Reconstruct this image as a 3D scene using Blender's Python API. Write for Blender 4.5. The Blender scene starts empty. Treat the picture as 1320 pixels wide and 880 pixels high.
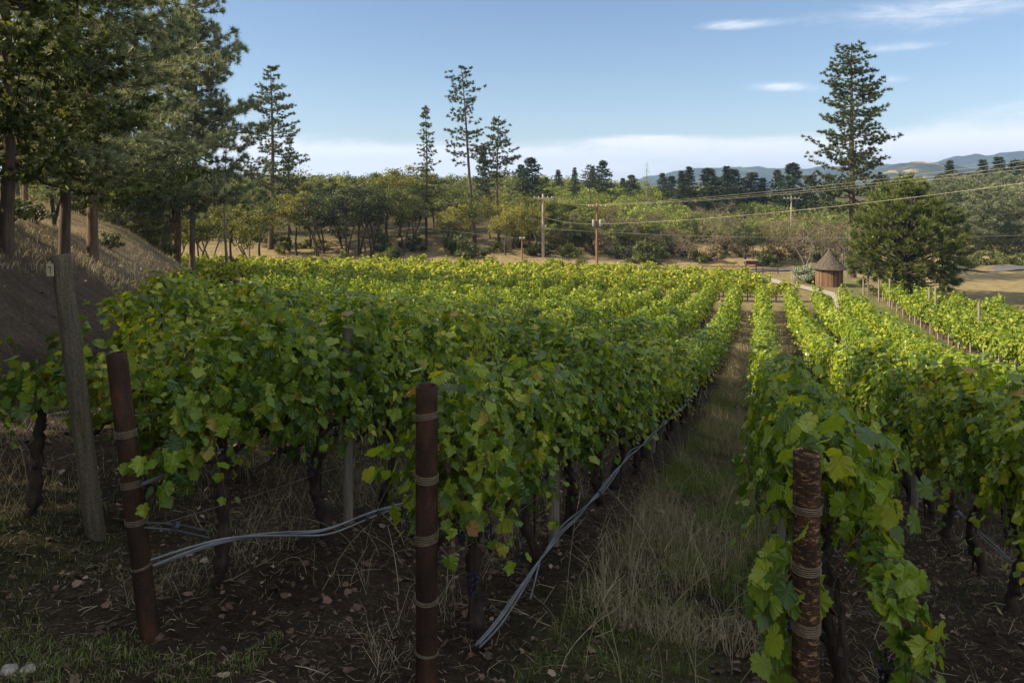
import bpy, math, random
import numpy as np
R = math.radians
SC = bpy.context.scene
COL = SC.collection
rng = np.random.default_rng(7)
random.seed(7)
F = 950.0
ANG = R(18.6); CA, SA = math.cos(ANG), math.sin(ANG)

# ------------------------------------------------------------------ helpers
def at(px, py, Y):
    return np.array([(px-660)/F*Y, Y, (240-py)/F*Y])
def uv(X, Y): return CA*X-SA*Y, SA*X+CA*Y
def xy(u, v): return CA*u+SA*v, -SA*u+CA*v
def sstep(a, b, x):
    t = np.clip((np.asarray(x, float)-a)/(b-a), 0, 1); return t*t*(3-2*t)
def _hash(i, j, k):
    n = (i*374761393 + j*668265263 + k*2147483647) & 0xffffffff
    n = ((n ^ (n >> 13))*1274126177) & 0xffffffff
    return ((n ^ (n >> 16)) & 0xffff)/65535.0
def vnoise(x, y, seed=0):
    x = np.asarray(x, float); y = np.asarray(y, float)
    xi = np.floor(x).astype(np.int64); yi = np.floor(y).astype(np.int64)
    fx = x-xi; fy = y-yi; fx = fx*fx*(3-2*fx); fy = fy*fy*(3-2*fy)
    a = _hash(xi, yi, seed); b = _hash(xi+1, yi, seed); c = _hash(xi, yi+1, seed); d = _hash(xi+1, yi+1, seed)
    return (a*(1-fx)+b*fx)*(1-fy)+(c*(1-fx)+d*fx)*fy
def fbm(x, y, o=4, seed=0):
    s = 0; a = .5
    for i in range(o):
        s = s+a*vnoise(np.asarray(x)*2**i, np.asarray(y)*2**i, seed+i*17); a *= .5
    return s/(1-.5**o)

class MB:
    def __init__(s): s.v = []; s.l = []; s.t = []; s.m = []; s.n = 0
    def add(s, v, f, m=0):
        v = np.asarray(v, float).reshape(-1, 3); f = np.asarray(f, np.int64)
        s.v.append(v); s.l.append((f+s.n).ravel()); s.t.append(np.full(len(f), f.shape[1])); s.m.append(np.full(len(f), m)); s.n += len(v)
    def addl(s, v, faces, m=0):
        s.v.append(np.asarray(v, float).reshape(-1, 3))
        for f in faces:
            s.l.append(np.asarray(f)+s.n); s.t.append(np.array([len(f)])); s.m.append(np.array([m]))
        s.n += len(s.v[-1])
    def box(s, x0, x1, y0, y1, z0, z1, m=0, M=None):
        v = np.array([(x, y, z) for x in (x0, x1) for y in (y0, y1) for z in (z0, z1)], float)
        if M is not None: v = v@np.asarray(M[0]).T+M[1]
        s.add(v, [(0, 1, 3, 2), (4, 6, 7, 5), (0, 4, 5, 1), (2, 3, 7, 6), (0, 2, 6, 4), (1, 5, 7, 3)], m)
    def mesh(s, name, mats, smooth=False):
        me = bpy.data.meshes.new(name)
        v = np.concatenate(s.v); l = np.concatenate(s.l); t = np.concatenate(s.t); mi = np.concatenate(s.m)
        me.vertices.add(len(v)); me.vertices.foreach_set('co', v.astype(np.float32).ravel())
        me.loops.add(len(l)); me.loops.foreach_set('vertex_index', l.astype(np.int32))
        me.polygons.add(len(t)); me.polygons.foreach_set('loop_start', (np.cumsum(t)-t).astype(np.int32))
        me.polygons.foreach_set('loop_total', t.astype(np.int32))
        me.polygons.foreach_set('material_index', mi.astype(np.int32))
        me.polygons.foreach_set('use_smooth', np.full(len(t), smooth))
        for m in (mats if isinstance(mats, (list, tuple)) else [mats]): me.materials.append(m)
        me.update(calc_edges=True); me.validate()
        return me
    def build(s, name, mats, parent=None, smooth=False):
        o = bpy.data.objects.new(name, s.mesh(name, mats, smooth)); COL.objects.link(o)
        if parent: o.parent = parent
        return o
def tag(o, label=None, cat=None, group=None, kind=None):
    if label: o['label'] = label
    if cat: o['category'] = cat
    if group: o['group'] = group
    if kind: o['kind'] = kind
    return o
def empty(name, loc=(0, 0, 0), label=None, cat=None, group=None, rz=0):
    o = bpy.data.objects.new(name, None); COL.objects.link(o); o.location = loc; o.rotation_euler = (0, 0, rz)
    o.empty_display_size = .2
    return tag(o, label, cat, group)
KIDS = {}
def kids(o):
    if o.name not in KIDS: KIDS[o.name] = [c for c in bpy.data.objects if c.parent == o]
    return KIDS[o.name]
def dup(o, loc, rz=0, scale=1., label=None, group=None, tilt=(0, 0)):
    r = o.copy(); COL.objects.link(r); place(r, loc, rz, scale, tilt)
    if label: r['label'] = label
    if group: r['group'] = group
    for ch in kids(o):
        c = ch.copy(); COL.objects.link(c); c.parent = r
        for g in kids(ch):
            d = g.copy(); COL.objects.link(d); d.parent = c
    return r
def place(r, loc, rz=0, scale=1., tilt=(0, 0)):
    r.location = loc; r.rotation_euler = (tilt[0], tilt[1], rz)
    r.scale = (scale,)*3 if np.isscalar(scale) else scale

def tube(mb, pts, rad, n=6, m=0, cap=True):
    pts = np.asarray(pts, float); k = len(pts); rad = np.broadcast_to(rad, (k,))
    tg = np.gradient(pts, axis=0); tg /= np.linalg.norm(tg, axis=1)[:, None]+1e-9
    ref = np.array([0, 0, 1.]) if abs(tg[0, 2]) < .9 else np.array([1., 0, 0])
    s = np.cross(tg, ref); s /= np.linalg.norm(s, axis=1)[:, None]+1e-9; b = np.cross(tg, s)
    a = np.linspace(0, 2*np.pi, n, endpoint=False)
    v = pts[:, None]+rad[:, None, None]*(np.cos(a)[None, :, None]*s[:, None]+np.sin(a)[None, :, None]*b[:, None])
    i = np.arange(k-1)[:, None]*n; j = np.arange(n)[None]; j2 = (j+1) % n
    f = np.stack([i+j, i+j2, i+n+j2, i+n+j], -1).reshape(-1, 4)
    mb.add(v, f, m)
    if cap:
        mb.addl(v[0], [list(range(n))[::-1]], m); mb.addl(v[-1], [list(range(n))], m)
def norm(a): return a/(np.linalg.norm(a, axis=-1, keepdims=True)+1e-9)

# ------------------------------------------------------------------ materials
def mat(name):
    m = bpy.data.materials.new(name); m.use_nodes = True
    nt = m.node_tree; b = nt.nodes['Principled BSDF']; return m, nt, b
def N(nt, t, **k):
    n = nt.nodes.new(t)
    for a, b in k.items():
        if a[0] == '_': n.inputs[int(a[1:])].default_value = b
        else: setattr(n, a, b)
    return n
def ramp(nt, src, stops):
    r = N(nt, 'ShaderNodeValToRGB'); e = r.color_ramp.elements
    while len(e) < len(stops): e.new(.5)
    for x, (p, c) in zip(e, stops): x.position = p; x.color = (*c, 1) if len(c) == 3 else c
    nt.links.new(src, r.inputs[0]); return r.outputs[0]
def noise(nt, scale, detail=4, rough=.6, coord='Object', stretch=None, dist=0):
    tc = N(nt, 'ShaderNodeTexCoord'); out = tc.outputs[coord]
    if stretch:
        mp = N(nt, 'ShaderNodeMapping'); mp.inputs['Scale'].default_value = stretch; nt.links.new(out, mp.inputs[0]); out = mp.outputs[0]
    n = N(nt, 'ShaderNodeTexNoise'); n.inputs['Scale'].default_value = scale; n.inputs['Detail'].default_value = detail
    n.inputs['Roughness'].default_value = rough; n.inputs['Distortion'].default_value = dist
    nt.links.new(out, n.inputs['Vector']); return n.outputs[0]
def mixc(nt, fac, a, b, mode='MIX'):
    n = N(nt, 'ShaderNodeMix', data_type='RGBA', blend_type=mode)
    for i, x in ((0, fac), (6, a), (7, b)):
        if hasattr(x, 'is_output'): nt.links.new(x, n.inputs[i])
        else: n.inputs[i].default_value = x if i == 0 else ((*x, 1) if len(x) == 3 else x)
    return n.outputs[2]
def bump(nt, b, h, strength=.5, dist=.02):
    n = N(nt, 'ShaderNodeBump'); n.inputs['Strength'].default_value = strength; n.inputs['Distance'].default_value = dist
    nt.links.new(h, n.inputs['Height']); nt.links.new(n.outputs[0], b.inputs['Normal'])
def simple(name, stops, scale=8, rough=.85, stretch=None, bs=.4, bd=.01, detail=6, metal=0, spec=.3, fine=None):
    m, nt, b = mat(name); n = noise(nt, scale, detail, .65, 'Object', stretch)
    c = ramp(nt, n, stops)
    if fine:
        n2 = noise(nt, fine, 3, .6); c = mixc(nt, 1., c, ramp(nt, n2, [(.3, (.55, .55, .55)), (.7, (1.2, 1.2, 1.2))]), 'MULTIPLY')
    nt.links.new(c, b.inputs['Base Color']); b.inputs['Roughness'].default_value = rough
    b.inputs['Metallic'].default_value = metal; b.inputs['Specular IOR Level'].default_value = spec
    if bs: bump(nt, b, n, bs, bd)
    return m
def leafmat(name, stops, trans=.35, tcol=(1.5, 1.35, .6), rough=.45, spec=.4, nscale=None, namt=.5, spots=False):
    m, nt, b = mat(name)
    g = N(nt, 'ShaderNodeNewGeometry'); oi = N(nt, 'ShaderNodeObjectInfo')
    c = ramp(nt, g.outputs['Random Per Island'], stops)
    hv = N(nt, 'ShaderNodeHueSaturation'); nt.links.new(c, hv.inputs['Color'])
    mr = N(nt, 'ShaderNodeMapRange'); nt.links.new(oi.outputs['Random'], mr.inputs[0]); mr.inputs[3].default_value = .78; mr.inputs[4].default_value = 1.2
    nt.links.new(mr.outputs[0], hv.inputs['Value'])
    mh = N(nt, 'ShaderNodeMapRange'); nt.links.new(oi.outputs['Random'], mh.inputs[0]); mh.inputs[3].default_value = .515; mh.inputs[4].default_value = .485
    nt.links.new(mh.outputs[0], hv.inputs['Hue']); c = hv.outputs[0]
    if nscale:
        n = noise(nt, nscale, 3, .6)
        c = mixc(nt, 1., c, ramp(nt, n, [(.35, (1-namt,)*3), (.65, (1+namt*.5,)*3)]), 'MULTIPLY')
    nt.links.new(c, b.inputs['Base Color']); b.inputs['Roughness'].default_value = rough; b.inputs['Specular IOR Level'].default_value = spec
    if spots:
        c = mixc(nt, 1., c, ramp(nt, noise(nt, 34, 5, .7), [(.3, (.82, .84, .8)), (.5, (1, 1, 1)), (.7, (1.1, 1.08, 1.))]), 'MULTIPLY')
        nt.links.new(c, b.inputs['Base Color'])
    t = N(nt, 'ShaderNodeBsdfTranslucent'); tc = mixc(nt, 1., c, tcol, 'MULTIPLY'); nt.links.new(tc, t.inputs[0])
    ms = N(nt, 'ShaderNodeMixShader'); ms.inputs[0].default_value = trans
    nt.links.new(b.outputs[0], ms.inputs[1]); nt.links.new(t.outputs[0], ms.inputs[2])
    nt.links.new(ms.outputs[0], nt.nodes['Material Output'].inputs[0]); return m

M = {}
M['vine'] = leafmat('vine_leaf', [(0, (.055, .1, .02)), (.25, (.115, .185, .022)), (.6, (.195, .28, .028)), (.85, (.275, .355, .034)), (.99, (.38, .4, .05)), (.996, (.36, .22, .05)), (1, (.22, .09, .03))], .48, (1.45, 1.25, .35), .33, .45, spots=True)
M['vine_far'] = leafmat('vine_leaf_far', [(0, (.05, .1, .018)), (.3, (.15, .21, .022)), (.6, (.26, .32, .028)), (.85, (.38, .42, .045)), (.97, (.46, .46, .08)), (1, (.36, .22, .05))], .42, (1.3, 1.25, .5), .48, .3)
M['oak_leaf'] = leafmat('oak_leaf', [(0, (.045, .07, .022)), (.5, (.085, .11, .03)), (1, (.15, .165, .045))], .3, (1.4, 1.3, .6), .6, .25, .35, .35)
M['oak_yellow'] = leafmat('oak_leaf_yellow', [(0, (.09, .11, .025)), (.5, (.16, .175, .04)), (1, (.26, .24, .055))], .35, (1.3, 1.2, .5), .6, .25, .35, .3)
M['oak_dark'] = leafmat('oak_leaf_dark', [(0, (.02, .035, .013)), (.6, (.045, .065, .02)), (1, (.085, .105, .03))], .25, (1.4, 1.3, .6), .5, .35, .35, .3)
M['oak_brown'] = leafmat('leaf_brown', [(0, (.1, .08, .045)), (.5, (.15, .12, .06)), (1, (.2, .17, .08))], .3, (1.2, 1.1, .8), .7, .2, .35, .3)
M['scrub'] = leafmat('chaparral_leaf', [(0, (.1, .13, .022)), (.5, (.17, .205, .035)), (1, (.25, .275, .05))], .3, (1.3, 1.3, .5), .55, .3, .12, .35)
M['pine'] = leafmat('pine_needle', [(0, (.03, .05, .02)), (.5, (.06, .085, .028)), (1, (.12, .135, .045))], .2, (1.3, 1.3, .7), .5, .35, .5, .3)
M['pine_grey'] = leafmat('pine_needle_grey', [(0, (.09, .115, .07)), (.5, (.16, .19, .11)), (1, (.27, .29, .17))], .42, (1.2, 1.2, .8), .5, .35, .5, .3)
M['pine_green'] = leafmat('pine_needle_green', [(0, (.045, .07, .02)), (.5, (.095, .125, .03)), (1, (.2, .22, .06))], .3, (1.3, 1.3, .6), .5, .35, .5, .3)
M['fir'] = leafmat('fir_needle', [(0, (.018, .035, .016)), (.5, (.035, .058, .024)), (1, (.065, .09, .035))], .15, (1.2, 1.3, .8), .55, .3, .4, .3)
M['olive'] = leafmat('olive_leaf', [(0, (.18, .21, .14)), (.5, (.26, .29, .2)), (1, (.36, .39, .28))], .25, (1.1, 1.1, .8), .5, .3)
M['bark'] = simple('pine_bark', [(.3, (.035, .026, .02)), (.6, (.11, .08, .06)), (.8, (.17, .13, .1))], 3, .95, (3, 3, .5), .8, .03)
M['bark_red'] = simple('red_pine_bark', [(.3, (.05, .028, .019)), (.55, (.13, .08, .056)), (.8, (.22, .15, .11))], 3, .95, (3, 3, .6), .8, .03)
M['bark_grey'] = simple('grey_bark', [(.3, (.07, .06, .05)), (.7, (.2, .175, .145))], 4, .95, (3, 3, .6), .6, .02)
M['bark_dark'] = simple('dark_bark', [(.3, (.03, .024, .019)), (.7, (.09, .075, .06))], 4, .95, (2, 2, .6), .6, .02)
M['vinewood'] = simple('vine_bark', [(.3, (.014, .010, .008)), (.6, (.045, .033, .026)), (.8, (.09, .07, .055))], 22, .95, (1, 1, .22), 1., .02, 8)
M['cane'] = simple('cane_bark', [(.3, (.06, .03, .018)), (.7, (.16, .085, .05))], 20, .7, None, 0)
M['woodpost'] = simple('weathered_post_wood', [(.25, (.045, .04, .026)), (.5, (.09, .078, .05)), (.75, (.15, .13, .085))], 9, .9, (3, 3, .25), .5, .006, 8, fine=60)
M['greywood'] = simple('grey_post_wood', [(.3, (.12, .105, .085)), (.7, (.27, .24, .2))], 12, .9, (3, 3, .25), .5, .005, 8)
M['stake'] = simple('rusty_stake', [(.3, (.02, .012, .009)), (.7, (.06, .03, .02))], 20, .8, None, .2, .002)
M['wire'] = simple('galvanised_wire', [(.3, (.16, .15, .13)), (.7, (.3, .28, .25))], 30, .5, None, 0, metal=.7)
M['wrap'] = simple('wire_wrap_metal', [(.3, (.09, .07, .045)), (.7, (.22, .18, .12))], 40, .6, None, 0, metal=.3)
M['hose'] = simple('grey_hose', [(.3, (.08, .085, .1)), (.7, (.24, .25, .28))], 3, .5, None, 0, spec=.5)
M['hose_black'] = simple('black_hose', [(.3, (.02, .022, .028)), (.7, (.07, .075, .09))], 6, .4, None, 0, spec=.5)
M['tie'] = simple('green_tie', [(.3, (.01, .22, .16)), (.7, (.03, .35, .25))], 6, .4, None, 0)
M['grape'] = simple('grape_skin', [(.3, (.006, .006, .014)), (.7, (.03, .028, .05))], 30, .5, None, 0)
M['stone'] = simple('pale_stone', [(.3, (.2, .18, .16)), (.7, (.42, .39, .35))], 9, .95, None, .8, .02, fine=60)
M['pole'] = simple('utility_pole_wood', [(.3, (.12, .06, .035)), (.7, (.26, .14, .09))], 1.5, .9, (2, 2, .3), .3, .02)
M['pole_grey'] = simple('grey_pole_wood', [(.3, (.2, .16, .13)), (.7, (.42, .33, .27))], 1.5, .9, (2, 2, .3), .3, .02)
M['metal'] = simple('grey_painted_metal', [(.3, (.3, .32, .34)), (.7, (.5, .52, .54))], 3, .5, None, 0, metal=.3)
M['cable'] = simple('power_cable', [(.3, (.25, .24, .17)), (.7, (.4, .37, .26))], .2, .5, None, 0, metal=.3)
M['cable_dark'] = simple('dark_cable', [(.3, (.14, .14, .14)), (.7, (.24, .24, .23))], .2, .6, None, 0)
M['tagplate'] = simple('tag_plastic', [(.3, (.34, .31, .18)), (.7, (.45, .42, .26))], 12, .6, None, 0)
M['ink'] = simple('black_ink', [(.3, (.01, .01, .01)), (.7, (.03, .03, .03))], 12, .7, None, 0)
M['rail'] = simple('rust_red_rail', [(.3, (.05, .018, .012)), (.7, (.12, .045, .03))], 3, .7, None, .2, .01)
M['concrete'] = simple('pale_concrete', [(.3, (.22, .2, .17)), (.7, (.36, .33, .29))], 2, .9, None, .2, .01, fine=20)
M['asphalt'] = simple('asphalt', [(.3, (.05, .05, .055)), (.7, (.09, .09, .095))], .5, .9, None, .2, .01)
M['shake'] = simple('weathered_shake', [(.3, (.04, .034, .028)), (.6, (.11, .092, .075)), (.8, (.18, .15, .12))], 6, .95, None, .6, .03, 8, fine=14)
M['hill_scrubland'] = None

# rusty pipe: streaky, with the third post's pale horizontal fretting as an option
def pipe_mat(name, flecks):
    m, nt, b = mat(name)
    n1 = noise(nt, 7, 8, .7, 'Object', (1, 1, .35)); n2 = noise(nt, 90, 3, .6)
    c = ramp(nt, n1, [(.3, (.014, .009, .007)), (.48, (.028, .016, .011)), (.62, (.065, .03, .016)), (.75, (.16, .075, .035))])
    c = mixc(nt, 1., c, ramp(nt, n2, [(.3, (.6, .6, .6)), (.7, (1.3, 1.25, 1.2))]), 'MULTIPLY')
    if flecks:
        n3 = noise(nt, 15, 8, .75, 'Object', (1.2, 1.2, 4.5), .8); n4 = noise(nt, 5, 4, .6, 'Object', (1.5, 1.5, 1.2))
        k = N(nt, 'ShaderNodeMath', operation='MULTIPLY')
        nt.links.new(ramp(nt, n3, [(.53, (0, 0, 0)), (.6, (1, 1, 1))]), k.inputs[0]); nt.links.new(ramp(nt, n4, [(.34, (0, 0, 0)), (.46, (1, 1, 1))]), k.inputs[1])
        c = mixc(nt, k.outputs[0], c, (.27, .17, .075))
    nt.links.new(c, b.inputs['Base Color']); b.inputs['Roughness'].default_value = .8; b.inputs['Specular IOR Level'].default_value = .2
    bump(nt, b, n2, .35, .002); return m
M['pipe'] = pipe_mat('rusty_pipe', False); M['pipe_fleck'] = pipe_mat('fretted_rusty_pipe', True)
def plank_mat():
    m, nt, b = mat('stained_planks'); oi = N(nt, 'ShaderNodeNewGeometry')
    c = ramp(nt, oi.outputs['Random Per Island'], [(0, (.06, .034, .02)), (.5, (.13, .07, .038)), (1, (.23, .13, .075))])
    n = noise(nt, 3, 6, .7, 'Object', (4, 4, .4))
    c = mixc(nt, 1., c, ramp(nt, n, [(.3, (.5, .5, .5)), (.7, (1.15, 1.15, 1.15))]), 'MULTIPLY')
    nt.links.new(c, b.inputs['Base Color']); b.inputs['Roughness'].default_value = .85; bump(nt, b, n, .4, .01); return m
M['plank'] = plank_mat()
def dead_leaf_mat():
    m, nt, b = mat('dead_leaf'); g = N(nt, 'ShaderNodeNewGeometry')
    c = ramp(nt, g.outputs['Random Per Island'], [(0, (.05, .03, .022)), (.5, (.11, .065, .04)), (.85, (.18, .12, .08)), (1, (.33, .26, .19))])
    nt.links.new(c, b.inputs['Base Color']); b.inputs['Roughness'].default_value = .8; return m
M['dead'] = dead_leaf_mat()
M['grass'] = leafmat('grass_blade', [(0, (.07, .11, .03)), (.5, (.13, .18, .05)), (1, (.22, .25, .08))], .3, (1.2, 1.3, .5), .6, .2)
M['straw'] = leafmat('straw_blade', [(0, (.19, .16, .09)), (.5, (.31, .27, .165)), (1, (.48, .43, .3))], .25, (1.1, 1, .7), .7, .2)

# ------------------------------------------------------------------ terrain
_vt = np.arange(-60, 400, .25)
_zt = np.interp(_vt, [-60, -10, 0, 3.5, 6.5, 9.2, 16.3, 27, 45, 60, 80, 100, 400], [-2.2, -1.8, -2.38, -2.72, -3.25, -3.85, -5.25, -6.95, -8.8, -9.6, -10.05, -10.35, -10.4])
_k = np.exp(-np.linspace(-2, 2, 17)**2); _k /= _k.sum()
_zt = np.convolve(np.pad(_zt, 8, 'edge'), _k, 'valid')
def border(Y): return np.where(Y < 9, -5.8, -5.8-.295*(Y-9))
def foot(X): return np.interp(X, [-90, -55, -34, -8, 10, 30, 60, 140], [58, 72, 86, 85, 88, 97, 104, 118])
def terrain(X, Y, micro=True):
    X = np.asarray(X, float); Y = np.asarray(Y, float)
    u, v = uv(X, Y)
    z = np.interp(v, _vt, _zt)
    z = z-.07*np.clip(u+1.68, 0, 9)*(1-.9*sstep(15, 42, v))
    z = z+(.03+.12*np.exp(-np.maximum(v-6, 0)/8))*np.clip(-5-u, 0, 25)*sstep(-5, 3, v+8)
    s = (border(Y)-X)*.959
    z = z+np.interp(s, [0, 1, 4, 6.6, 12, 40, 100], [0, .3, 2.15, 3.55, 4.9, 8.5, 12])*(1-sstep(40, 62, Y))*(1+.35*sstep(36, 46, Y))
    t = Y-foot(X)
    sl = np.interp(X, [-60, 0, 30, 60, 120], [.1, .101, .099, .062, .045])
    z = z+sl*(np.clip(t, 0, 92)+np.sqrt(np.maximum(t, 0)*0+4)*0)+.006*np.clip(t-92, 0, 300)
    if micro:
        d = np.hypot(X, Y)
        z = z+(fbm(X*.22, Y*.22, 3, 5)-.5)*.5*sstep(70, 95, Y)*2+(fbm(X*.05, Y*.05, 3, 9)-.5)*5*sstep(95, 140, Y)
        near = (1-sstep(25, 45, d))
        z = z+(fbm(X*1.1, Y*1.1, 4, 1)-.5)*.12*near*(1-.5*sstep(1, 2, s))+(fbm(X*5, Y*5, 3, 2)-.5)*.05*near
        ph = (u-.19)/1.87; w = np.exp(-((ph-np.round(ph))*1.87/.38)**2)
        z = z+.07*w*np.where((s < 0) & (Y < 56), 1, 0)
    return z
def tz(X, Y): return float(terrain(X, Y))
XS = np.unique(np.round(np.concatenate([-np.geomspace(150, 4200, 14), np.arange(-150, -28, 3), np.arange(-28, -12, .6), np.arange(-12, 12, .14), np.arange(12, 40, .6), np.arange(40, 152, 3), np.geomspace(155, 4200, 14)]), 3))
YS = np.unique(np.round(np.concatenate([np.arange(-60, 0, 4), np.arange(0, 14, .13), np.arange(14, 40, .45), np.arange(40, 110, 1.2), np.arange(110, 260, 4), np.geomspace(262, 4600, 16)]), 3))
GX, GY = np.meshgrid(XS, YS); GZ = terrain(GX, GY)
nx, ny = len(XS), len(YS)
mb = MB(); I = (np.arange(ny-1)[:, None]*nx+np.arange(nx-1)[None]).ravel()
mb.add(np.stack([GX, GY, GZ], -1), np.stack([I, I+1, I+nx+1, I+nx], -1))
# zone colours of the ground
x, y = GX.ravel(), GY.ravel(); u, v = uv(x, y); s_ = (border(y)-x)*.959
soil = np.array([.066, .047, .034]); green = np.array([.06, .08, .025]); straw = np.array([.29, .225, .12]); litter = np.array([.15, .115, .085]); dust = np.array([.33, .27, .2])
C = np.tile(soil, (len(x), 1)); 
def blend(C, w, c): return C*(1-w[:, None])+c*w[:, None]
nz = fbm(x*.5, y*.5, 4, 3); nz2 = fbm(x*.12, y*.12, 3, 8)
ph = (u-.19)/1.87; mid = 1-np.exp(-((ph-np.round(ph))*1.87/.55)**2)
aisle = sstep(-1.6, -1.1, u)*(1-sstep(-.35, 0., u))
field = (s_ < 0) & (y < 58)
C = blend(C, np.clip(mid*.2*sstep(.4, .6, nz), 0, 1), straw*.5)
C = blend(C, aisle*sstep(.3, .55, nz)*.65, green*1.1+straw*.22)
C = blend(C, np.clip(mid*sstep(16, 34, v)*.75, 0, 1), straw*.85+green*.2)
C = blend(C, sstep(-3.5, -6, u)*(1-sstep(.1, 1.2, s_))*(v < 14)*sstep(.38, .62, nz)*.45, green)
C = blend(C, sstep(.4, 1.6, s_)*.95, litter)
C = blend(C, sstep(2.8, 5.5, s_)*sstep(.25, .6, nz)*.8+0*s_, straw)
C = blend(C, sstep(56, 62, y)*(x > -60), straw*.8+green*.25)
C = blend(C, sstep(38, 50, y)*sstep(1, 3, s_), straw)
t_ = y-foot(x)
C = blend(C, sstep(-4, 2, t_)*sstep(.2, .5, nz2+.1), straw*1.05)
C = blend(C, sstep(10, 26, t_), np.array([.085, .075, .035]))
C = blend(C, sstep(6.4, 7.4, u)*(1-sstep(9.4, 10, u))*(v > 15), green*1.3+straw*.35)
C = blend(C, sstep(34, 44, x)*sstep(66, 72, y)*(1-sstep(90, 92, y)), straw*.95+green*.25)
C = blend(C, sstep(250, 500, y), np.array([.05, .06, .03]))
mud, nt, b = mat('ground_soil'); a = N(nt, 'ShaderNodeVertexColor'); a.layer_name = 'Zone'
n1 = noise(nt, .9, 8, .7); n2 = noise(nt, 14, 6, .7); n3 = noise(nt, 70, 4, .6)
c = mixc(nt, 1., a.outputs[0], ramp(nt, n1, [(.3, (.62, .62, .62)), (.7, (1.3, 1.3, 1.3))]), 'MULTIPLY')
c = mixc(nt, 1., c, ramp(nt, n2, [(.32, (.5, .5, .5)), (.52, (1, 1, 1)), (.68, (1.5, 1.45, 1.4))]), 'MULTIPLY')
c = mixc(nt, 1., c, ramp(nt, n3, [(.35, (.6, .6, .6)), (.6, (1.1, 1.1, 1.1)), (.72, (1.9, 1.8, 1.6))]), 'MULTIPLY')
nt.links.new(c, b.inputs['Base Color']); b.inputs['Roughness'].default_value = 1.; b.inputs['Specular IOR Level'].default_value = .1
ad = N(nt, 'ShaderNodeMath', operation='ADD'); nt.links.new(n2, ad.inputs[0]); nt.links.new(n3, ad.inputs[1]); bump(nt, b, ad.outputs[0], 1., .07)
g = mb.build('ground', mud, smooth=True); tag(g, 'dark soil and dry grass ground of the vineyard and hillside', None, None, 'structure')
ca = g.data.color_attributes.new('Zone', 'FLOAT_COLOR', 'POINT'); ca.data.foreach_set('color', np.concatenate([C, np.ones((len(C), 1))], 1).astype(np.float32).ravel())

def ribbon(name, pts, w, m, label, dz=.02, seg=1.0):
    pts = np.asarray(pts, float); d = np.r_[0, np.cumsum(np.hypot(*np.diff(pts, axis=0).T))]
    q = np.arange(0, d[-1], seg); P = np.stack([np.interp(q, d, pts[:, i]) for i in (0, 1)], -1)
    t = norm(np.gradient(P, axis=0)); n = np.stack([-t[:, 1], t[:, 0]], -1); mb = MB(); k = 5
    rows = []
    for a in np.linspace(-.5, .5, k): rows.append(P+n*a*w)
    G = np.stack(rows, 1); Z = terrain(G[..., 0], G[..., 1])+dz
    L = len(P); I = (np.arange(L-1)[:, None]*k+np.arange(k-1)[None]).ravel()
    mb.add(np.concatenate([G, Z[..., None]], -1), np.stack([I, I+k, I+k+1, I+1], -1))
    return tag(mb.build(name, m, smooth=True), label, None, None, 'structure')
ribbon('road', [(12, 87), (40, 91.5), (70, 92), (140, 96)], 3.6, M['asphalt'], 'narrow grey road past the shed and dry field', .12)
ribbon('path', [(26.5, 58), (29.5, 66), (29, 72), (27.5, 80), (25, 86)], 1.7, M['concrete'], 'pale path leading to the round shed', .08)

# ------------------------------------------------------------------ hills
hm, nt, b = mat('far_hill'); n1 = noise(nt, .006, 8, .68); n2 = noise(nt, .035, 6, .7)
c = ramp(nt, n1, [(.46, (.018, .03, .016)), (.54, (.03, .045, .02)), (.62, (.06, .065, .03))])
c = mixc(nt, 1., c, ramp(nt, n2, [(.35, (.5, .5, .5)), (.65, (1.4, 1.4, 1.4))]), 'MULTIPLY')
nt.links.new(c, b.inputs['Base Color']); b.inputs['Roughness'].default_value = 1; b.inputs['Specular IOR Level'].default_value = 0
gm, nt, b = mat('golden_hill'); n1 = noise(nt, .011, 8, .72); n2 = noise(nt, .06, 6, .7)
c = ramp(nt, n1, [(.47, (.03, .042, .02)), (.55, (.06, .06, .035)), (.58, (.24, .19, .125)), (.7, (.31, .25, .17))])
c = mixc(nt, 1., c, ramp(nt, n2, [(.35, (.35, .4, .35)), (.5, (1.1, 1.1, 1.1))]), 'MULTIPLY')
nt.links.new(c, b.inputs['Base Color']); b.inputs['Roughness'].default_value = 1; b.inputs['Specular IOR Level'].default_value = 0
def ridge(name, D, prof, depth, m, label, seed, rough):
    px = np.linspace(prof[0][0], prof[-1][0], 260); py = np.interp(px, *zip(*prof))
    X = (px-660)/F*D; zr = (240-py)/F*D; k = 60; mb = MB(); V = []
    for j in range(k):
        s = j/(k-1)*2-1
        Y = D+depth*s+60*(fbm(px*.01, px*0+j*.2, 3, seed)-.5)
        h = (1-abs(s))**.8
        z = -12+(zr+12)*h+rough*(fbm(X*.006, px*0+Y*.006, 5, seed+3)-.5)*(.25+h*(abs(s) > .05))*1.0+rough*.1*(fbm(X*.02, px*0+Y*.012, 3, seed+6)-.5)
        V.append(np.stack([X*(Y/D), Y, z], -1))
    n = len(px); I = (np.arange(k-1)[:, None]*n+np.arange(n-1)[None]).ravel()
    mb.add(np.stack(V), np.stack([I, I+1, I+n+1, I+n], -1))
    tag(mb.build(name, m, smooth=True), label, None, None, 'structure')
ridge('hills', 2700, [(300, 243), (600, 240), (800, 235), (860, 226), (900, 220), (950, 218), (1010, 216), (1080, 217), (1130, 214), (1190, 210), (1240, 207), (1290, 199), (1340, 195), (1500, 192), (1700, 205)], 700, hm, 'hazy blue forested mountain ridge on the horizon', 3, 60)
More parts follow.
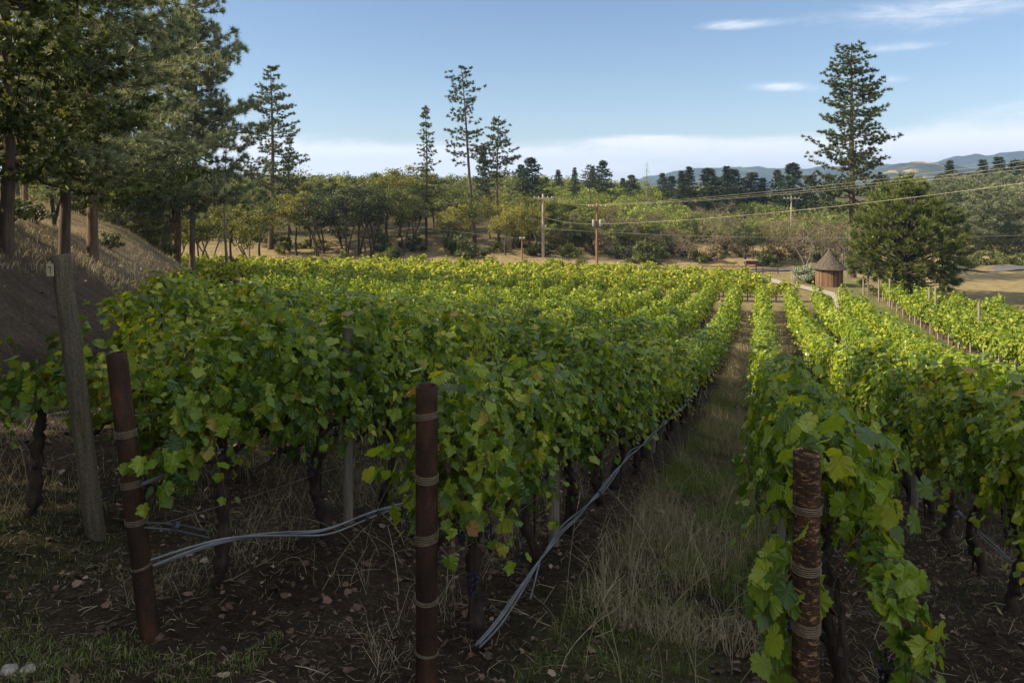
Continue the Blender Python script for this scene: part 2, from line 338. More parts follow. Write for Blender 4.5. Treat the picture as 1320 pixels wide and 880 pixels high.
ridge('hills', 1500, [(1040, 245), (1090, 238), (1130, 224), (1150, 216), (1180, 211), (1210, 213), (1250, 217), (1290, 222), (1340, 219), (1400, 228), (1550, 240)], 330, gm, 'golden grass hill with dark tree patches before the blue ridge', 11, 26)

# ------------------------------------------------------------------ leaf instancing
def leaf_template(lod):
    if lod == 0:
        h = [(0, .06), (.07, -.1), (.2, -.15), (.27, -.1), (.37, -.11), (.41, .0), (.54, .03), (.5, .13), (.44, .2), (.55, .25), (.56, .34), (.66, .42), (.57, .48), (.58, .57), (.46, .56), (.4, .62), (.41, .72), (.3, .76), (.28, .87), (.15, .91), (.11, 1.0), (0, 1.1)]
    elif lod == 1:
        h = [(0, .03), (.25, -.15), (.53, .04), (.48, .2), (.64, .44), (.45, .58), (.33, .8), (0, 1.07)]
    else:
        return np.array([(0, 0, 0), (.5, .06, -.06), (.52, .6, -.1), (0, 1.05, -.12), (-.52, .6, -.1), (-.5, .06, -.06)]), [(0, 1, 2, 3), (0, 3, 4, 5)]
    pts = h+[(-a, b) for a, b in h[-2:0:-1]]
    v = [(0, .3, 0)]+[(a, b, 0) for a, b in pts]
    v = np.array(v, float); v[:, 2] = -.35*np.abs(v[:, 0])**1.3-.22*np.clip(v[:, 1], 0, 2)**2+.04*np.sin(v[:, 1]*14+v[:, 0]*9)
    n = len(pts); f = [(0, 1+i, 1+(i+1) % n) for i in range(n)]
    return v, f
def put_leaves(mb, pos, nrm, down, size, lod, m=0):
    T, f = leaf_template(lod); f = np.array(f)
    n = norm(nrm); x = norm(np.cross(down, n)); y = np.cross(n, x)
    cr = rng.uniform(.2, 2.6, (len(pos), 1))*np.where(rng.uniform(0, 1, (len(pos), 1)) < .15, -1, 1); TT = np.repeat(T[None], len(pos), 0); TT[:, :, 2] *= cr
    TT[:, :, 0] *= rng.uniform(.85, 1.12, (len(pos), 1))
    V = pos[:, None]+size[:, None, None]*(TT[..., :1]*x[:, None]+TT[..., 1:2]*y[:, None]+TT[..., 2:3]*n[:, None])
    FF = (f[None]+(np.arange(len(pos))*len(T))[:, None, None]).reshape(-1, f.shape[1])
    mb.add(V.reshape(-1, 3), FF, m)
def nzv(a, b): return fbm(a+20, b+20, 3, int(rng.integers(99)))
def canopy_leaves(n, L, top, bot, half, lod, mb, size=(.075, .135), droop=0, ends=(0, 0)):
    """outer shell of leaves round a ragged hedge section, normals outward and up, tips down"""
    x = rng.uniform(-L/2, L/2, n); th = rng.uniform(0, 1, n)
    ragt = top+.16*np.sin(x*4.1+rng.uniform(0, 6))+.10*np.sin(x*9.3+rng.uniform(0, 6))
    ragb = bot+.17*np.sin(x*5.3+rng.uniform(0, 6))+.07*np.sin(x*12+rng.uniform(0, 6))
    side = rng.choice([-1, 1], n)
    topm = th > .72
    t = np.where(topm, 1, th/.72)
    z = ragb+(ragt-ragb)*t
    w = half*(np.sin(np.clip(t, 0, 1)*np.pi*.62+.62)**.8)*(1+.22*np.sin(x*7+z*6+rng.uniform(0, 6)))
    yy = side*w*np.where(topm, rng.uniform(0, 1, n)**.7, 1)
    z = z+np.where(topm, .10*(1-(yy/half)**2), 0)
    inner = rng.uniform(0, 1, n)**2*.55
    p = np.stack([x, yy*(1-inner), z-np.where(topm, inner*.35, 0)], -1)
    p += rng.normal(0, .045, p.shape)+(nzv(x*3.1+side*9, z*3.3)-.5)[:, None]*np.stack([0*x, side*.26, .16+0*x], -1)
    up = np.where(topm, 1., .25)
    nm = np.stack([rng.normal(0, .42, n), side*np.where(topm, .35, 1.)+rng.normal(0, .32, n), up*.95+rng.normal(0, .34, n)], -1)
    dn = np.stack([rng.normal(0, .4, n), side*.35+rng.normal(0, .3, n), -np.ones(n)*.9], -1)
    put_leaves(mb, p, nm, dn, np.where(rng.uniform(0, 1, n) < .2, .6, 1.)*rng.uniform(*size, n), lod)
def vine_shoots(mb_c, mb_l, L, top, bot, half, lod, ns=16, sizes=(.07, .13), hang=.35):
    for i in range(ns):
        x0 = rng.uniform(-L/2, L/2); side = rng.choice([-1, 1]); k = 12; t = np.linspace(0, 1, k)
        if rng.uniform() < hang:
            px = x0+rng.normal(0, .2)*t; pz = .98+(top-.95)*.6*np.sin(t*2.4)-.75*t**2*rng.uniform(.3, .75); py = side*(half*1.2*t**.8)
        else:
            px = x0+rng.normal(0, .16)*t; pz = .98+(top-.93+rng.uniform(-.15, .34))*t-.12*t**4; py = side*(.05+half*rng.uniform(.1, .9)*t**1.4)
        P = np.stack([px, py, pz], -1)
        if mb_c is not None: tube(mb_c, P, np.linspace(.0045, .0018, k), 3, 0, False)
        q = np.repeat(P[2:], 2, 0); n = len(q); sgn = np.tile([-1, 1], n//2)
        off = np.stack([sgn*rng.uniform(.02, .09, n), side*rng.uniform(0, .07, n), rng.uniform(-.05, .04, n)], -1)
        nm = np.stack([rng.normal(0, .4, n)+sgn*.3, side*.8+rng.normal(0, .3, n), .55+rng.normal(0, .3, n)], -1)
        dn = np.stack([sgn*.6+rng.normal(0, .3, n), side*.3+rng.normal(0, .3, n), -.8*np.ones(n)], -1)
        put_leaves(mb_l, q+off, nm, dn, rng.uniform(*sizes, n)*np.linspace(1.05, .6, n), lod)
def vine_trunk(mb, L, r=.04, sides=7, seed=0, full=True):
    rr = np.random.default_rng(seed); k = 30 if full else 4; z = np.linspace(-.12, .93, k)
    wob = rr.uniform(.02, .06); a, b = rr.uniform(0, 6, 2)
    P = np.stack([wob*np.sin(z*5+a)+(z*.05), wob*np.sin(z*6.5+b), z], -1)
    rad = r*(1.25-.45*np.linspace(0, 1, k))*(1+(.2*np.sin(z*17+a)+.16*np.sin(z*31+b)+.12*rr.normal(0, 1, k) if full else 0)); rad[0] = r*1.7
    P[:, :2] += (rr.normal(0, .006, (k, 2)) if full else 0)
    tube(mb, P, rad, sides)
    if full:
        for j in range(5):
            q = rr.uniform(.25, .9); i0 = int(q*k); d_ = norm(rr.normal(0, 1, 3)*[1, 1, .3]); tube(mb, [P[i0], P[i0]+d_*r*1.2, P[i0]+d_*r*rr.uniform(1.5, 2.2)+[0, 0, .015]], [r*.6, r*.5, r*.2], 6)
        tube(mb, np.stack([P[:, 0]+.6*r*np.cos(z*4+b), P[:, 1]+.6*r*np.sin(z*4+b), z], -1), r*.55*(1+.15*np.sin(z*23)), 6)
    h = P[-1]
    for s in (-1, 1):
        q = np.linspace(0, 1, 9 if full else 3); ax = h[0]+s*q*L*.52; az = h[2]+.06*np.sin(q*3)+(.015*rr.normal(0, 1, len(q)) if full else 0)
        tube(mb, np.stack([ax, h[1]*(1-q)+(.012*rr.normal(0, 1, len(q)) if full else 0), az], -1), np.linspace(r*.75, r*.35, len(q)), 5 if full else 3)
    if full:
        for j in range(8):
            sx = rr.uniform(-.5, .5)*L; tube(mb, [(sx, 0, .95), (sx+.02, rr.normal(0, .02), 1.05)], [.016, .009], 5)
def grapes(mb, n, seed):
    rr = np.random.default_rng(seed)
    th, ph = np.meshgrid(np.linspace(0, np.pi, 5), np.linspace(0, 2*np.pi, 6, endpoint=False), indexing='ij')
    S = np.stack([np.sin(th)*np.cos(ph), np.sin(th)*np.sin(ph), np.cos(th)], -1).reshape(-1, 3)
    Fq = np.array([(i*6+j, (i+1)*6+j, (i+1)*6+(j+1) % 6, i*6+(j+1) % 6) for i in range(4) for j in range(6)])
    t = rr.uniform(0, 1, n); a = rr.uniform(0, 6.3, n); r = .035*(1-t)**.6
    P = np.stack([r*np.cos(a), r*np.sin(a), -t*.16], -1)
    tube(mb, [(0, 0, .06), (0, 0, 0), (.004, 0, -.08), (0, 0, -.15)], [.003, .006, .006, .004], 4)
    V = P[:, None]+S[None]*.0105
    mb.add(V.reshape(-1, 3), (Fq[None]+(np.arange(n)*len(S))[:, None, None]).reshape(-1, 4))

SPC = 1.22
def make_vine(lod, seed, nl, ns, top=1.8, bot=1.0, half=.3, L=SPC*1.12, sizes=(.075, .135), trunk_r=.042, ngr=0):
    global rng; rng = np.random.default_rng(seed)
    t = empty('grapevine'); mt = MB(); vine_trunk(mt, L, trunk_r, 8 if lod == 0 else 4, seed, lod < 2); mt.build('trunk', M['vinewood'], t, smooth=True)
    ml = MB(); mc = MB() if lod < 2 else None
    vine_shoots(mc, ml, L, top, bot, half, lod, ns, sizes); canopy_leaves(nl, L, top, bot, half, lod, ml, sizes)
    ml.build('leaves', M['vine'], t)
    if mc: mc.build('shoots', M['cane'], t)
    for k in range(ngr):
        mg = MB(); grapes(mg, 34, seed+k); o = mg.build('grape_cluster', M['grape'], t); o.location = (rng.uniform(-.55, .55), rng.choice([-1, 1])*rng.uniform(.03, .2), rng.uniform(.84, 1.0))
    return t
HI = [make_vine(0, 100+i, 600, 22, sizes=(.055, .11), bot=1.05, ngr=2) for i in range(6)]
MD = [make_vine(1, 200+i, 580, 17, sizes=(.06, .115)) for i in range(5)]
LO = [make_vine(2, 300+i, 520, 14, sizes=(.075, .13), trunk_r=.05) for i in range(5)]
# special: open, low first vines with hanging shoots
def end_vine(seed, L, top, bot, half, nl, ns, hang, sizes=(.075, .125), ngr=3, low=.0, nlow=0):
    global rng; rng = np.random.default_rng(seed)
    t = empty('grapevine'); mt = MB(); vine_trunk(mt, L, .042, 8, seed); mt.build('trunk', M['vinewood'], t, smooth=True)
    ml, mc = MB(), MB(); vine_shoots(mc, ml, L, top, bot, half, 0, ns, sizes, hang)
    if nl: canopy_leaves(nl, L, top, bot, half, 0, ml, sizes)
    for i in range(nlow):
        side = rng.choice([-1, 1]); k = 12; q = np.linspace(0, 1, k); x0 = rng.uniform(-L*.6, -L*.1)
        P = np.stack([x0-.25*q*rng.uniform(0, 1), side*(.08+.2*np.sin(q*2.2)), 1.15+.25*np.sin(q*3)-(1.15-low)*q**1.6*rng.uniform(.55, 1)], -1)
        tube(mc, P, np.linspace(.005, .002, k), 4, 0, False)
        qq = np.repeat(P[2:], 2, 0); n = len(qq); sg = np.tile([-1, 1], n//2)
        put_leaves(ml, qq+np.stack([sg*rng.uniform(.03, .1, n), rng.normal(0, .05, n), rng.uniform(-.05, .03, n)], -1),
                   np.stack([rng.normal(-.5, .4, n), side*.6+rng.normal(0, .4, n), .5+rng.normal(0, .3, n)], -1),
                   np.stack([sg*.5+rng.normal(0, .3, n), rng.normal(0, .4, n), -np.ones(n)], -1), rng.uniform(*sizes, n), 0)
    ml.build('leaves', M['vine'], t); mc.build('shoots', M['cane'], t)
    for k in range(ngr):
        mg = MB(); grapes(mg, 40, seed+k); o = mg.build('grape_cluster', M['grape'], t); o.location = (rng.uniform(-.5, .3), rng.choice([-1, 1])*rng.uniform(.05, .25), rng.uniform(.6, .95))
    return t

# ------------------------------------------------------------------ vineyard layout
ORD = ['first', 'second', 'third', 'fourth', 'fifth', 'sixth', 'seventh', 'eighth', 'ninth', 'tenth', 'eleventh', 'twelfth', 'thirteenth', 'fourteenth', 'fifteenth']
ROWNAME = {3: 'third row right of the fretted rusty pipe', 2: 'second row right of the fretted rusty pipe', 1: 'first row right of the fretted rusty pipe', 0: 'row behind the fretted rusty pipe post', -1: 'row behind the middle rusty pipe post',
           -2: 'row behind the leaning rusty pipe post', -3: 'row behind the tagged wooden post', -4: 'first row beyond the tagged wooden post', -5: 'second row beyond the tagged wooden post', -6: 'third row beyond the tagged wooden post'}
ROWROT = math.atan2(CA, SA)
rows = {}
for k in range(-26, 4):
    u0 = .19+1.87*k
    v0 = {0: 3.95, -1: 4.25, -2: 4.2, -3: 4.1, 1: 3.6, 2: 4.5, 3: 5.5, 4: 6.5}.get(k)
    if v0 is None:
        vv = np.arange(0, 60, .25); X, Y = xy(u0, vv); ok = (border(Y)+.5 < X) & (X > -.46*Y+(.35*math.sin(k*2.1))) & (Y > 5)
        if not ok.any(): continue
        v0 = vv[ok][0]
    rows[k] = (u0, v0)
HS = {0: .8, -1: .84, -2: .97, -3: .84, 1: .93, 2: .95}
spots = []
rr = np.random.default_rng(5)
for k, (u0, v0) in rows.items():
    n = 0; v = v0
    while True:
        uu = u0
        X, Y = xy(uu, v)
        if Y > 56-(2 if k > 0 else 0): break
        if rr.uniform() > .03 or n < 12: spots.append([Y, X, k, n, v])
        v += SPC; n += 1
infr = [s for s in spots if s[0] > 1.5 and (abs(s[1]/s[0]) < .73 or (s[0] > 2 and abs(s[1]) < .69*s[0]+1.1 and s[0] < 11))]
infr.sort(key=lambda s: s[0]**2+s[1]**2)
NTH = 296
things = infr[:NTH]; tset = {id(s) for s in things}
rest = [s for s in spots if id(s) not in tset and s[0] > 0 and abs(s[1]/s[0]) < 1.1]
used = set()
def put(proto, *a, **k):
    if proto.name not in used and k.pop('orig', True):
        used.add(proto.name); place(proto, *a); return proto
    k.pop('orig', None)
    o = dup(proto, *a); return o
E_RIGHT = end_vine(901, 1.0, 1.55, 1.25, .32, 90, 8, .3, (.07, .12), 4, .3, 7)
SPR = [make_vine(0, 400+i, 560, 18, top=1.6, bot=1.16, half=.4, sizes=(.055, .11)) for i in range(4)]
E_MID = end_vine(902, 1.3, 1.75, 1.02, .3, 520, 20, .25, (.055, .105), 3, .75, 1)
E_LEFT = end_vine(903, 1.2, 1.3, .98, .34, 90, 11, .5, (.06, .11), 0, .7, 2)
E_PIPE = end_vine(904, 1.35, 1.74, 1.18, .3, 560, 22, .2, (.055, .105), 2, .95, 1)
E_TOP = end_vine(905, 1.2, 1.7, 1.05, .34, 380, 18, .3, (.055, .105), 1, .8, 2)
for (Y, X, k, n, v) in things:
    if k == -3 and n == 0: X, Y = -4.02, 6.2
    if k == 0 and n < 12: X += .17
    d = math.hypot(X, Y); z = tz(X, Y)
    if k == 0 and n == 0: P = E_RIGHT
    elif k == -1 and n == 0: P = E_MID
    elif k == -2 and n == 0: P = E_PIPE
    elif k == -3 and n == 0: P = E_LEFT
    elif k == -3 and n == 1: P = E_TOP
    else:
        pool = SPR if k == 0 and d < 11 else HI if d < 10 else MD if d < 20 else LO
        P = pool[rr.integers(len(pool))]
    end = P in (E_RIGHT, E_MID, E_LEFT, E_PIPE, E_TOP)
    flip = 0 if end or rr.uniform() < .5 else math.pi
    hs = HS.get(k, .94)*rr.uniform(.93, 1.07)
    if (k in (0, -3) and n == 0) or P in SPR: hs = rr.uniform(.94, 1.02)
    sc = (rr.uniform(.97, 1.06), rr.uniform(.9, 1.15)*(1. if d < 14 else 1.08), hs)
    o = put(P, (X, Y, z), ROWROT+flip, sc, (0, 0))
    far = n >= 9
    rn = ROWNAME.get(k, f'{["fourth","fifth","sixth","seventh","eighth","ninth","tenth","eleventh","twelfth","thirteenth","fourteenth","fifteenth"][min(-k-7,11)]} row beyond the tagged wooden post' if k < -6 else 'row at the right edge')
    if end:
        lab = {E_RIGHT: 'straggly grapevine with leafy shoots hanging behind the fretted rusty pipe', E_MID: 'twisted old grapevine right behind the middle rusty pipe',
               E_LEFT: 'low sparse grapevine with yellowing leaves left of the tagged wooden post', E_PIPE: 'tall leafy grapevine covering the top of the leaning rusty pipe', E_TOP: 'leafy grapevine right behind the tagged wooden post'}[P]
        gr = 'grapevines at the row ends'
    elif not far: lab = f'{ORD[n]} leafy grapevine from the near end, {rn}'; gr = 'grapevines in the '+rn
    else: lab = f'farther leafy grapevine, beyond the ninth, in the {rn}'; gr = 'farther grapevines in the '+rn
    tag(o, lab, 'grapevine', gr)
for P in HI+MD+LO+SPR+[E_RIGHT, E_MID, E_LEFT, E_PIPE, E_TOP]:
    if P.name not in used:
        for c in kids(P): bpy.data.objects.remove(c)
        bpy.data.objects.remove(P)
# the rest: one object
def far_block(spots, rot, name, label, seed, per=250, hs=1., size=(.1, .17), half=.36):
    global rng; rng = np.random.default_rng(seed); mb = MB(); tm = MB()
    tem = []
    for i in range(7):
        m1 = MB(); canopy_leaves(per, SPC*1.15, 1.8*hs, .85*hs, half, 2, m1, size); vine_shoots(None, m1, SPC*1.15, 1.8*hs, .9, half, 2, 4, (size[0]*.8, size[1]*.8), .2)
        v = np.concatenate(m1.v); f = np.concatenate(m1.l).reshape(-1, 4); tem.append((v, f))
    t1 = MB(); vine_trunk(t1, SPC, .05, 4, 3, False); ok = [(a, len(b)) for a, b in zip(t1.l, t1.t)]
    for (X, Y) in spots:
        v, f = tem[rng.integers(7)]; a = rot+(math.pi if rng.uniform() < .5 else 0); c, s = math.cos(a), math.sin(a)
        z = tz(X, Y); q = v*[rng.uniform(.95, 1.1), rng.uniform(.8, 1.25), rng.uniform(.8, 1.13)]; q[:, 1] += rng.normal(0, .06)
        V = np.stack([q[:, 0]*c-q[:, 1]*s+X, q[:, 0]*s+q[:, 1]*c+Y, q[:, 2]+z], -1); mb.add(V, f, 0)
        tube(mb, [(X, Y, z-.1), (X+.03, Y, z+.5), (X, Y+.02, z+.95)], [.06, .045, .04], 4, 1, False)
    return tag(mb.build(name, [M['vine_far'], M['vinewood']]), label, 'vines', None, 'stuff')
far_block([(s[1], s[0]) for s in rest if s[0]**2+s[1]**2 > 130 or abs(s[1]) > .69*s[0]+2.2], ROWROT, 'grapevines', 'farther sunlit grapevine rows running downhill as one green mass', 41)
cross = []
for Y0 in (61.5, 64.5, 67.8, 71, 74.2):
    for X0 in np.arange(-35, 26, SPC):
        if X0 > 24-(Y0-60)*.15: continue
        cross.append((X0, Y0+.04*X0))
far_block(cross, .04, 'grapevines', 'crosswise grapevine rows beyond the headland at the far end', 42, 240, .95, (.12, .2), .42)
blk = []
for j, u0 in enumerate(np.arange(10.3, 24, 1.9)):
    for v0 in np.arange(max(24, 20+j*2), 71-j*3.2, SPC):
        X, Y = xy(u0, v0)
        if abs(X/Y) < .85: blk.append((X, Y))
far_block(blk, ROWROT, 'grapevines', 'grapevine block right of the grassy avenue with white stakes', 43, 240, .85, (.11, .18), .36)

# ------------------------------------------------------------------ end posts
def end_post(px, py_top, Y, rad, base, lean, wraps, m, label, name, hollow=True, group=None):
    X, _, zt = at(px, py_top, Y); zb = tz(X, Y) if base is None else base
    o = empty(name, (X, Y, zb), label, 'post', group); o.rotation_euler = (0, lean, 0)
    H = (zt-zb)/math.cos(lean); o.location.x = X-math.sin(lean)*H
    mb = MB(); n = 40; zs = np.r_[-.3, np.linspace(0, H, 24)]; a = np.linspace(0, 2*np.pi, n, endpoint=False)
    prof = [(rad*(1+.004*math.sin(z*9)), z) for z in zs]
    if hollow: prof += [(rad-.004, H+.002), (rad-.011, H), (rad-.011, H-.4)]
    else: prof += [(rad*.97, H+.004), (rad*.6, H+.006), (.001, H+.004)]
    V = np.array([[(r*math.cos(t), r*math.sin(t), z) for t in a] for r, z in prof])
    if not hollow: V[..., :2] *= (1+.02*np.sin(a*3+1)+.012*np.sin(a*7))[None, :, None]
    k = len(prof); i = np.arange(k-1)[:, None]*n; j = np.arange(n)[None]
    mb.add(V, np.stack([i+j, i+(j+1) % n, i+n+(j+1) % n, i+n+j], -1).reshape(-1, 4)); mb.build('pipe' if hollow else 'shaft', m, o, smooth=True)
    for w, cnt in wraps:
        hz = H*(1-(w-py_top)/((240-0)-(240-0)+(F*(zt-zb)/Y)))
        mw = MB(); tt = np.linspace(0, 2*np.pi*cnt, 34*cnt); zz = np.interp(tt, [0, tt[-1]], [-.0045*cnt, .0045*cnt])+.003*np.sin(tt*1.0+w)
        rad2 = rad+.003+.0012*np.sin(tt*2.3)
        tube(mw, np.stack([rad2*np.cos(tt), rad2*np.sin(tt), hz+zz+.007*np.cos(tt+w)], -1), .0028, 5); mw.build('wire_wrap', M['wrap'], o, smooth=True)
    return o, H
P2, H2 = end_post(550, 497, 3.9, .058, None, 0.0, [(535, 4), (614, 5), (692, 6), (771, 3), (839, 2)], M['pipe'], 'upright rusty steel pipe post at centre of the foreground', 'pipe_post', True, 'rusty pipe end posts')
P3, H3 = end_post(1040, 583, 3.2, .0565, None, .006, [(656, 4), (728, 5), (803, 6), (877, 3)], M['pipe_fleck'], 'rusty pipe post with pale fretted marks, beside the hanging shoots', 'pipe_post', True, 'rusty pipe end posts')
P1, H1 = end_post(150, 455, 4.35, .056, None, -.118, [(557, 5), (624, 5), (670, 4), (728, 2)], M['pipe'], 'leaning rusty pipe post with black hoses tied to it', 'pipe_post', True, 'rusty pipe end posts')
P0, H0 = end_post(78, 329, 6.0, .072, None, -.125, [(640, 1)], M['woodpost'], 'tall leaning round wooden post with a number tag', 'wooden_post', False)
tg = MB(); tg.box(-.035, .035, -.003, .003, -.055, .045, 0); tg.box(-.012, .012, -.0028, .0028, .046, .062, 0)
tgo = tg.build('number_tag', M['tagplate'], P0); tgo.location = (-.05, -.078, H0-.1); tgo.rotation_euler = (0, .08, -.3)
dg = MB(); dg.box(-.016, .016, -.0045, -.0032, .014, .021, 0); dg.box(.009, .016, -.0046, -.0033, -.006, .016, 0); dg.box(.002, .009, -.0047, -.0034, -.032, -.004, 0)
dgo = dg.build('digit_seven', M['ink'], tgo)

# line posts, stakes, ties
def rod(name, X, Y, h, r, m, label, cat, group, lean=(0, 0), n=8, dz=0, ties=0):
    z = tz(X, Y); mb = MB(); q = np.linspace(-.2, h, 10)
    tube(mb, np.stack([0*q, 0*q, q], -1), r*(1+.03*np.sin(q*7)), n)
    if r > .02:
        o = mb.build(name, m, smooth=True)
    else: o = mb.build(name, m)
    o.location = (X, Y, z); o.rotation_euler = (lean[0], lean[1], 0)
    return tag(o, label, cat, group)
rr = np.random.default_rng(77)
for k, (u0, v0) in rows.items():
    if k < -9 or k > 2: continue
    rn = ROWNAME.get(k, '') or f'row {["seven","eight","nine"][0]}'
    n = 0
    vs = {-1: 6.15, -2: 5.9, 0: 7.5}.get(k, v0+1.9); c = 0
    while vs < v0+24 and c < 4:
        X, Y = xy(u0+rr.normal(0, .02), vs)
        if Y > 2 and abs(X/Y) < .72 and k > -7:
            rod('line_post', X, Y, 1.85*HS.get(k, 1.), .045, M['greywood'], f'{ORD[c]} grey wooden line post along the {rn}', 'post', 'grey wooden line posts', (rr.normal(0, .02), rr.normal(0, .03)), 12)
        vs += SPC*5; c += 1
for (Y, X, k, n, v) in things:
    if math.hypot(X, Y) < 11.5 and k > -5 and not (k == -3 and n == 0):
        x2, y2 = xy(.19+1.87*k+rr.normal(0, .02), v+rr.choice([-.06, .07]))
        rod('vine_stake', x2, y2, 1.5*HS.get(k, 1), .011, M['stake'], f'thin rusty stake at the {ORD[min(n,14)]} vine, {ROWNAME[k].replace("row behind the ", "row of the ").replace(" of the fretted rusty pipe", " of the fretted pipe")}', 'stake', 'thin rusty vine stakes', (rr.normal(0, .04), rr.normal(0, .05)), 6)
# white stakes and posts in the right block
c = 0
for v0 in np.arange(24, 72, 2.3):
    X, Y = xy(10.0+rr.normal(0, .05), v0)
    if X/Y < .72: c += 1; rod('white_stake', X, Y, .75, .035, M['concrete'], 'short white stake along the grassy avenue by the right vines', 'stake', 'short white stakes along the avenue', n=5)
for px, d, h in ((1113, 66, 1.9), (1119, 66, 1.9), (1133, 63, 1.9), (1147, 60, 2.3), (1198, 52, 2.4), (1206, 50, 2.5), (1262, 42, 2.4)):
    X = (px-660)/F*d
    rod('trellis_post', X, d, h, .07, M['greywood'], 'grey wooden post standing in the right vine block', 'post', 'grey posts in the right vine block', n=6)

# trellis wires along the near rows
def rowline(k, v0, v1, h, dv=.6, side=0):
    v = np.arange(v0, v1, dv); u = .19+1.87*k+side; X, Y = xy(u, v); z = terrain(X, Y, False); return np.stack([X, Y, z+h], -1)
for k, base in ((-1, P2), (-2, P1), (0, P3), (-3, P0)):
    top = {-1: P2, -2: P1, 0: P3, -3: P0}[k]
    for i, h in enumerate((.95, 1.3, .62)):
        H = {-1: H2, -2: H1, 0: H3, -3: H0}[k]; l = top.rotation_euler.y
        st = np.array(top.location)+np.array([math.sin(l)*h, 0, math.cos(l)*h])
        L = rowline(k, rows[k][1]+.4, rows[k][1]+22, h)
        mb = MB(); tube(mb, np.vstack([st, L]), .0022, 4)
        tag(mb.build('trellis_wire', M['wire']), f'{["middle","upper","lower"][i]} trellis wire along the {ROWNAME[k]}', 'wire', 'trellis wires')

def hose_bundle(pts, n, m, label, seed, r=.0068, spread=.017, ties=4):
    q = np.random.default_rng(seed); pts = np.asarray(pts, float); d = np.r_[0, np.cumsum(np.linalg.norm(np.diff(pts, axis=0), axis=1))]
    s = np.arange(0, d[-1], .07); B = np.stack([np.interp(s, d, pts[:, i]) for i in range(3)], -1)
    kk = np.exp(-np.linspace(-2, 2, 9)**2); kk /= kk.sum()
    for i in range(3): B[:, i] = np.convolve(np.pad(B[:, i], 4, 'edge'), kk, 'valid')
    o = empty('hose_bundle', pts[0], label, 'hose', 'grey and black drip hoses')
    for j in range(n):
        a, b_, c_ = q.uniform(0, 6, 3); mb = MB()
        off = np.stack([spread*np.sin(s*1.7+a+j*2.1), spread*np.sin(s*2.3+b_), spread*1.3*np.cos(s*1.9+c_+j*2.1)], -1)*(1 if n > 1 else .3)
        tube(mb, B+off-pts[0], r, 7); mb.build('hose', m, o, smooth=True)
    for j in range(ties):
        i = int(q.uniform(.1, .9)*len(s)); mb = MB(); t = norm(B[min(i+1, len(B)-1)]-B[i])
        tube(mb, [B[i]-t*.012-pts[0], B[i]+t*.012-pts[0]], spread+r*1.5, 8); mb.build('hose_tie', M['hose_black'], o)
    return o
def on_row(k, side, v, h):
    X, Y = xy(.19+1.87*k+side, v); return (X, Y, float(terrain(X, Y, False))+h)
sd = .2
hose_bundle([on_row(-1, .13*min(1, (v-3.6)*2), v, h) for v, h in ((4.0, .13), (4.3, .15), (4.7, .2), (5.1, .26), (5.9, .33), (6.6, .3), (7.5, .34), (8.3, .44), (9.2, .5), (10.4, .47), (11.5, .5), (13, .52), (15, .5), (18, .5), (22, .5))], 3, M['hose'], 'three grey hoses running along the row behind the middle rusty pipe', 3)
hose_bundle([on_row(-1, .13, 5.3, .3), on_row(-1, .16, 5.05, .2), on_row(-1, .19, 4.8, .12)], 1, M['hose'], 'short grey hose end branching down near the middle rusty pipe', 6, ties=0)
b1 = np.array(P1.location)
def onp(h): l = -.118; return (b1[0]+math.sin(l)*h+.03, b1[1]-.02, b1[2]+h)
hose_bundle([onp(.42), at(235, 712, 4.45), at(290, 695, 4.6), at(345, 690, 4.9), at(420, 688, 5.3), at(480, 662, 5.7), at(525, 648, 6.1), at(580, 628, 6.8), at(640, 606, 7.6)], 3, M['hose'], 'grey hoses drooping right from the leaning rusty pipe', 4)
hose_bundle([onp(.68), at(225, 675, 4.42), at(262, 686, 4.55), at(290, 696, 4.62)], 2, M['hose_black'], 'black hose drooping from the leaning rusty pipe to the grey bundle', 5, ties=1)
hose_bundle([onp(.9), at(225, 606, 4.6), at(262, 588, 5.0), at(300, 582, 5.4), at(320, 584, 5.6)], 2, M['hose'], 'upper grey hoses behind the leaning rusty pipe', 8, .009)
hose_bundle([on_row(1, .16, v, h) for v, h in ((5.6, .35), (7, .38), (8, .36), (9, .4), (10, .42), (12, .4), (16, .42))], 3, M['hose'], 'grey hoses behind the thick trunks at the right edge', 9)

# ------------------------------------------------------------------ ground cover
def blades(mb, X, Y, h, w, lean, m=0):
    n = len(X); z = terrain(X, Y)-.01; a = rng.uniform(0, 2*np.pi, n); b = rng.uniform(0, 2*np.pi, n)
    p = np.stack([X, Y, z], -1); s = np.stack([np.cos(a), np.sin(a), 0*a], -1)*w[:, None]; l = np.stack([np.cos(b), np.sin(b), 0*b], -1)*(lean*h)[:, None]
    up = np.stack([0*h, 0*h, h], -1)
    V = np.stack([p-s, p+s, p+l*.35+up*.55+s*.7, p+l*.35+up*.55-s*.7, p+l+up*np.clip(1-lean*.4, .3, 1)[:, None]], 1).reshape(-1, 3)
    i = np.arange(n)*5; mb.add(V, np.stack([i, i+1, i+2, i+3], -1), m); mb.add(np.zeros((0, 3)), np.stack([i+3, i+2, i+4], -1)-0, m) if False else None
    mb.l.append((np.stack([i+3, i+2, i+4], -1)+mb.n-len(V)).ravel()); mb.t.append(np.full(n, 3)); mb.m.append(np.full(n, m))
def scatter_uv(n, u0, u1, v0, v1, thr, sc, seed, p=1):
    u = rng.uniform(u0, u1, n); v = v0+(v1-v0)*rng.uniform(0, 1, n)**p; X, Y = xy(u, v)
    k = (fbm(X*sc, Y*sc, 3, seed) > thr) & (Y > 1.2); return X[k], Y[k]
rng = np.random.default_rng(31)
mb = MB()
X, Y = scatter_uv(46000, -1.3, .1, 3.0, 26, .5, 1.3, 61, 1.4); n = len(X)
